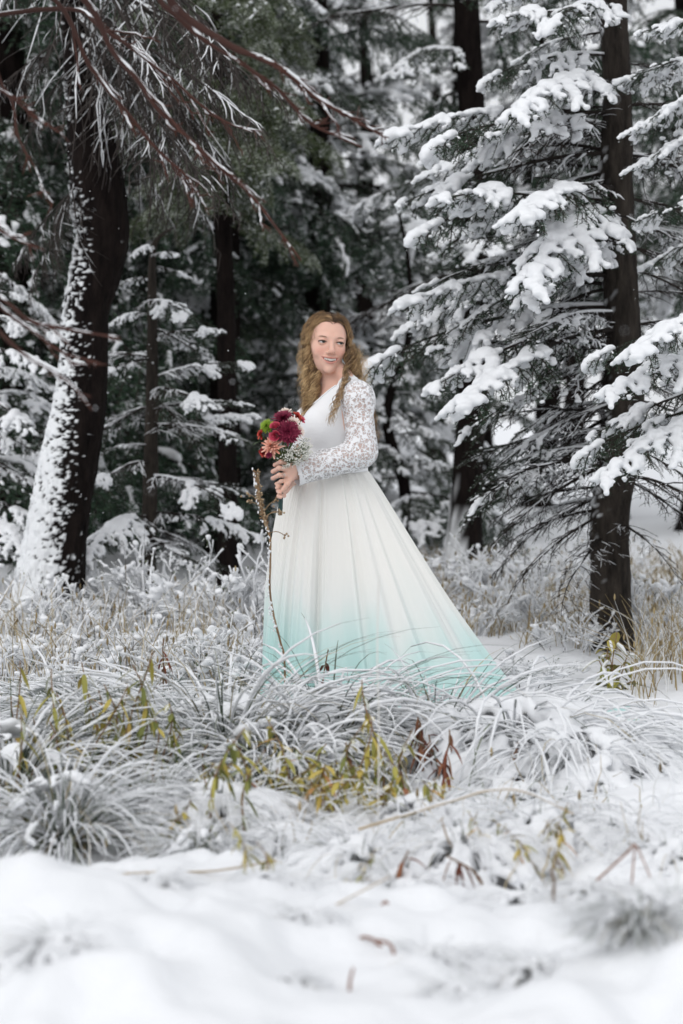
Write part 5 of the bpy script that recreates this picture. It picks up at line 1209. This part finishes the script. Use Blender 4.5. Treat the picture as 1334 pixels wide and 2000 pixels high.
def lock(kind, v, nstr):
    wl = U(.048, .078); ph = U(0, 6.28); curl = U(.007, .013); var = U(-.12, .78) + (.15 if v < -.55 else 0); side = -1 if kind == 'L' else 1
    back = max(0, v)
    if kind == 'L': end = [PX(613 + U(-16, 8), 705, 9.42 + .06 * back), PX(608 + U(-14, 12), 755 + U(-8, 8), 9.40 + .05 * back), PX(603 + U(-17, 15), 800 + U(-25, 30), 9.37 + .06 * back)]
    elif kind == 'R': end = [PX(689 + U(-11, 9), 700, 9.47 + .03 * back), PX(696 + U(-12, 8), 742, 9.53), PX(712 + U(-12, 12), 800, 9.575), PX(726 + U(-14, 12), 855 + U(-25, 15), 9.60)]
    elif kind == 'S': end = [PX(683 + U(-7, 6), 695, 9.42), PX(685 + U(-8, 9), 730 + U(-10, 15), 9.40 + U(-.02, .03)), PX(682 + U(-12, 10), 758 + U(-10, 8), 9.36)]
    else: end = [PX(681 + U(-3, 3), 698, 9.37), PX(673 + U(-5, 5), 742, 9.30), PX(657 + U(-4, 4), 785, 9.25), PX(646 + U(-3, 3), 835 + U(-25, 8), 9.225)]
    for _ in range(nstr):
        j = lambda s: RNG.normal(0, s, 3)
        v0 = np.clip(v + RNG.normal(0, .05), -.86, .97); sw = .40 if v0 < 0 else .25 * (1 - v0)
        pts = [on_scalp(min(v0 + sw * (a / 1.75) ** .9, .97), a, side, 1.01 + .05 * (a / 1.75) + RNG.normal(0, .008)) for a in (.02, .35, .75, 1.15, 1.55, 1.85)]
        pts += [p + j(.0042 + .0012 * q) for q, p in enumerate(end)]
        strand(pts, curl * U(.8, 1.2), wl * U(.95, 1.05), ph + RNG.normal(0, .28), U(.0008, .0014), var + RNG.normal(0, .09))
for k in range(24): lock('L', -.84 + 1.7 * (k + U(0, 1)) / 24, 20)
for k in range(13): lock('R', -.5 + 1.4 * (k + U(0, 1)) / 13, 18)
for k in range(8): lock('S', -.84 + .9 * (k + U(0, 1)) / 8, 17)
for k in range(3): lock('F', -.83 + .3 * k / 3, 12)
for k in range(10): lock('L', U(-.8, .3), 3)
for k in range(110):    # fine hairs softening the hairline
    side = RNG.choice([-1, 1]); v0 = U(-.92, -.80); a0 = U(.02, .9)
    p = [on_scalp(min(v0 + .42 * (a / 1.75), .9), a, side, 1.005 + U(0, .02)) for a in a0 + np.array([0, .25, .5, .8])]
    strand(p, U(.0005, .002), U(.03, .06), U(0, 6), .00055, U(.2, .7), n=20)
for k in range(180):    # flyaway hairs
    side = RNG.choice([-1, 1]); v0 = U(-.7, .9); p = [on_scalp(v0, a, side, 1.05 + U(0, .10)) for a in (.3, .8, 1.3, 1.7)]
    p += [PX((600 if side < 0 else 700) + U(-17, 15), 700, 9.44), PX((598 if side < 0 else 706) + U(-17, 16), 745 + U(-15, 30), 9.43)]
    strand(p, U(.006, .018), U(.035, .08), U(0, 6), .0005, .75, n=60)
hr = bpart('hair', m.mesh('hair', [HAIR]))
# small pearl earring / necklace glints
PEARL = mat_plaincol('pearl', (.8, .74, .66), .25)

# ================================================================ bouquet
bq = empty('bouquet', STEM_BOT); tag(bq, 'round bouquet of burgundy, pink and peach flowers with white filler in her hands', 'bouquet')
QL = np.array(bq.location)
def qpart(name, me, parent=None):
    o = link(name, me, parent or bq)
    if parent is None: o.location = tuple(-QL)
    return o
BURG = mat_var('burgundy_petal', [(0, (.05, .003, .012)), (.5, (.17, .012, .04)), (1, (.36, .045, .10))], .5, .3)
PINK = mat_var('pink_petal', [(0, (.36, .03, .07)), (.6, (.62, .07, .13)), (1, (.72, .28, .33))], .5, .3)
PEACH = mat_var('peach_petal', [(0, (.62, .20, .13)), (.5, (.80, .38, .28)), (1, (.88, .62, .52))], .5, .3)
CREAM = mat_var('cream_petal', [(0, (.75, .5, .42)), (.5, (.85, .70, .62)), (1, (.88, .83, .78))], .5, .3)
GREENF = mat_var('green_petal', [(0, (.08, .16, .012)), (.5, (.22, .36, .03)), (1, (.42, .54, .09))], .5, .3)
REDF = mat_var('red_petal', [(0, (.16, .008, .01)), (.5, (.42, .03, .025)), (1, (.66, .13, .08))], .5, .3)
STEMG = mat_var('green_stem', [(0, (.05, .09, .03)), (1, (.16, .2, .07))], .6, .3)
WHITEF = mat_var('white_floret', [(0, (.72, .72, .62)), (1, (.88, .88, .84))], .6, .3)
RIBBON = mat_plaincol('dark_green_ribbon', (.012, .045, .042), .35, .5)
STEM_PTS = []
def mum(name, px, py, d, rpx, mat, n, nrm, seed, w=.010, cup=.5, label=None, layers=6, floppy=.2):
    global RNG
    RNG = np.random.default_rng(seed); c = PX(px, py, d); R = rpx * d / FPX; nn = np.asarray(nrm, float); nn /= np.linalg.norm(nn); e1 = np.cross(nn, [0, 0, 1.]); e1 /= np.linalg.norm(e1); e2 = np.cross(nn, e1)
    mb = MB(); k = 0
    for j in range(n):
        u = (j + .5) / n; a = j * 2.39996; el = 1.45 * (1 - u ** .75) - floppy * u ** 2         # centre petals stand up, outer ones lie flat
        L = R * (.35 + .72 * u ** .6) * RNG.uniform(.88, 1.1); dirr = (math.cos(a) * e1 + math.sin(a) * e2) * math.cos(el) + nn * math.sin(el)
        sd = np.cross(nn, dirr); sd /= np.linalg.norm(sd) + 1e-9; up = np.cross(dirr, sd); s = np.linspace(0, 1, 5)
        C = c - nn * R * .35 + dirr * (L * s)[:, None] + up * (-cup * L * .35 * (s - .2) ** 2 * (1 if u > .5 else -1))[:, None] * -1 + nn * (R * .12 * (1 - u))
        ww = w * .5 * np.array([.45, .8, 1, .95, .35]) * (.75 + .4 * u); A = C + sd * ww[:, None] + up * (ww * .5)[:, None]; B = C - sd * ww[:, None] + up * (ww * .5)[:, None]
        i = np.arange(4)[:, None] * 3; mb.add(np.stack([A, C, B], 1).reshape(-1, 3), np.concatenate([i + [0, 1, 4, 3], i + [1, 2, 5, 4]]), 0, np.repeat(np.clip(RNG.normal(.28, .14) + .5 * s * (.6 + .5 * u), 0, 1), 3))
    STEM_PTS.append(c - nn * R * .3); o = qpart(name, mb.mesh(name, [mat]))
    if label: o['label'] = label
    o['kind'] = 'stuff' if False else 'part'
    del o['kind']; return o
vw = np.array([-.15, -1, .35])
mum('chrysanthemum', 553, 814, 9.12, 22, BURG, 170, (-.1, -.65, .8), 1, .0075, label='upper burgundy chrysanthemum')
mum('chrysanthemum', 563, 842, 9.06, 24, BURG, 200, (.1, -1, .25), 2, .0075, label='large burgundy chrysanthemum in front')
mum('daisy', 529, 868, 9.06, 23, PEACH, 62, (-.25, -.75, .55), 3, .0085, label='open peach flower', floppy=.45)
mum('daisy', 574, 823, 9.10, 15, CREAM, 48, (.4, -.7, .6), 4, .0075, label='cream pink flower')
mum('daisy', 586, 842, 9.10, 16, CREAM, 48, (.8, -.6, .3), 5, .0075, label='cream flower by the bodice')
mum('daisy', 558, 802, 9.17, 15, CREAM, 44, (.0, -.4, 1), 6, .007, label='cream flower at the top')
mum('button_flower', 519, 831, 9.10, 14.5, GREENF, 150, (-.5, -.8, .35), 7, .005, label='lime green button flower')
mum('alstroemeria', 582, 812, 9.13, 12, REDF, 26, (.5, -.6, .6), 8, .010, label='coral red flower near the chest')
mum('alstroemeria', 507, 848, 9.10, 11, REDF, 16, (-.9, -.5, .1), 9, .013, label='red flower at the left')
mum('alstroemeria', 512, 885, 9.09, 12, REDF, 18, (-.7, -.6, -.4), 10, .014, label='dark red flower at the lower left')
mum('button_flower', 525, 889, 9.05, 7, BURG, 60, (-.1, -1, 0), 11, .004, label='tiny burgundy button flower')
mum('alstroemeria', 590, 818, 9.16, 10, PINK, 16, (.6, -.6, .5), 12, .010)
def rose(name, px, py, d, rpx, mat, seed, nrm, n=14, label=None):
    rng = np.random.default_rng(seed); c = PX(px, py, d); R = rpx * d / FPX; nn = np.asarray(nrm, float); nn /= np.linalg.norm(nn); e1 = np.cross(nn, [0, 0, 1.]); e1 /= np.linalg.norm(e1); e2 = np.cross(nn, e1); mb = MB()
    for j in range(n):
        u = (j + 1) / n; a0 = j * 2.4; rr = R * (.12 + .8 * u); s, t = np.meshgrid(np.linspace(-1, 1, 7), np.linspace(0, 1, 5), indexing='ij')
        a = a0 + s * (1.25 - .35 * u); r = rr * (.45 + .55 * t ** .8) * (1 + .10 * u * t ** 4); hgt = R * (1.15 - .55 * u) * t * (1 - .22 * s ** 2) - R * .5
        V = c + (np.cos(a) * r)[..., None] * e1 + (np.sin(a) * r)[..., None] * e2 + hgt[..., None] * nn
        i = (np.arange(6)[:, None] * 5 + np.arange(4)[None]).ravel(); mb.add(V.reshape(-1, 3), np.stack([i, i + 1, i + 6, i + 5], 1), 0, np.clip(.25 + .45 * t + rng.normal(0, .08), 0, 1).ravel())
    STEM_PTS.append(c - nn * R * .5); o = qpart(name, mb.mesh(name, [mat]))
    if label: o['label'] = label
rose('rose', 537, 831, 9.065, 11, PINK, 1, (-.3, -.7, .7), label='pink rose')
rose('rose', 537, 851, 9.05, 13, PINK, 2, (-.35, -.9, -.1), 9, label='bright pink rose seen from the side')
# white filler, leaves, stems, ribbon handle
RNG = np.random.default_rng(44); fl = MB(); st = MB(); base = PX(551, 905, 9.11)
ICO = np.array([[1, 0, 0], [-1, 0, 0], [0, 1, 0], [0, -1, 0], [0, 0, 1], [0, 0, -1.]]); ICF = np.array([[0, 2, 4], [2, 1, 4], [1, 3, 4], [3, 0, 4], [2, 0, 5], [1, 2, 5], [3, 1, 5], [0, 3, 5]])
for j in range(150):
    u, v = U(0, 1), RNG.normal(0, 1)
    px = 552 + 54 * u ** .8 + RNG.normal(0, 4); py = 903 - 22 * u + RNG.normal(0, 12) - 6; py = min(py, 912 - 12 * u); py = max(py, 850)
    c = PX(px, py, 9.05 + U(0, .07)); st.tube(catmull([base, (base + c) / 2 + RNG.normal(0, .006, 3), c], 6), .0006, 3, 0, .6)
    for q in range(RNG.integers(2, 5)):
        cc = c + RNG.normal(0, .0045, 3); r = U(.0022, .0038)
        for w in range(3):
            o3 = RNG.normal(0, r * .5, 3); fl.add(cc + o3 + ICO * r * .75, ICF, 0, U(.2, 1))
o = qpart('filler_blossoms', fl.mesh('filler_blossoms', [WHITEF])); o['kind'] = 'stuff'; o['label'] = 'tiny white filler blossoms'
for p in STEM_PTS: st.tube(catmull([base + RNG.normal(0, .005, 3), base + (p - base) * .5 + np.array([0, .01, 0]), p], 10), .0022, 6, 0, U(.1, 1))
o = qpart('stems', st.mesh('stems', [STEMG])); o['kind'] = 'stuff'
lf = MB()
for px, py, a in [(520, 850, 3.6), (545, 868, 4.5), (570, 868, 5.5), (510, 862, 3.4), (580, 858, 6.0), (535, 880, 4.2), (556, 872, 4.8), (515, 842, 3.0)]:
    leaf(lf, PX(px, py, 9.12), (math.cos(a), -.4, math.sin(a)), .035, .014, 0, U(0, .4), curl=.2, n=6)
o = qpart('foliage', lf.mesh('foliage', [STEMG])); o['kind'] = 'stuff'
m = MB(); s = np.linspace(0, 1, 24); P = STEM_TOP + (STEM_BOT - STEM_TOP) * s[:, None]; m.tube(P, .0095 * (1 + .04 * np.sin(s * 60)) * np.interp(s, [0, .9, 1], [1, 1, .92]), 14); qpart('ribbon_handle', m.mesh('ribbon_handle', [RIBBON]))
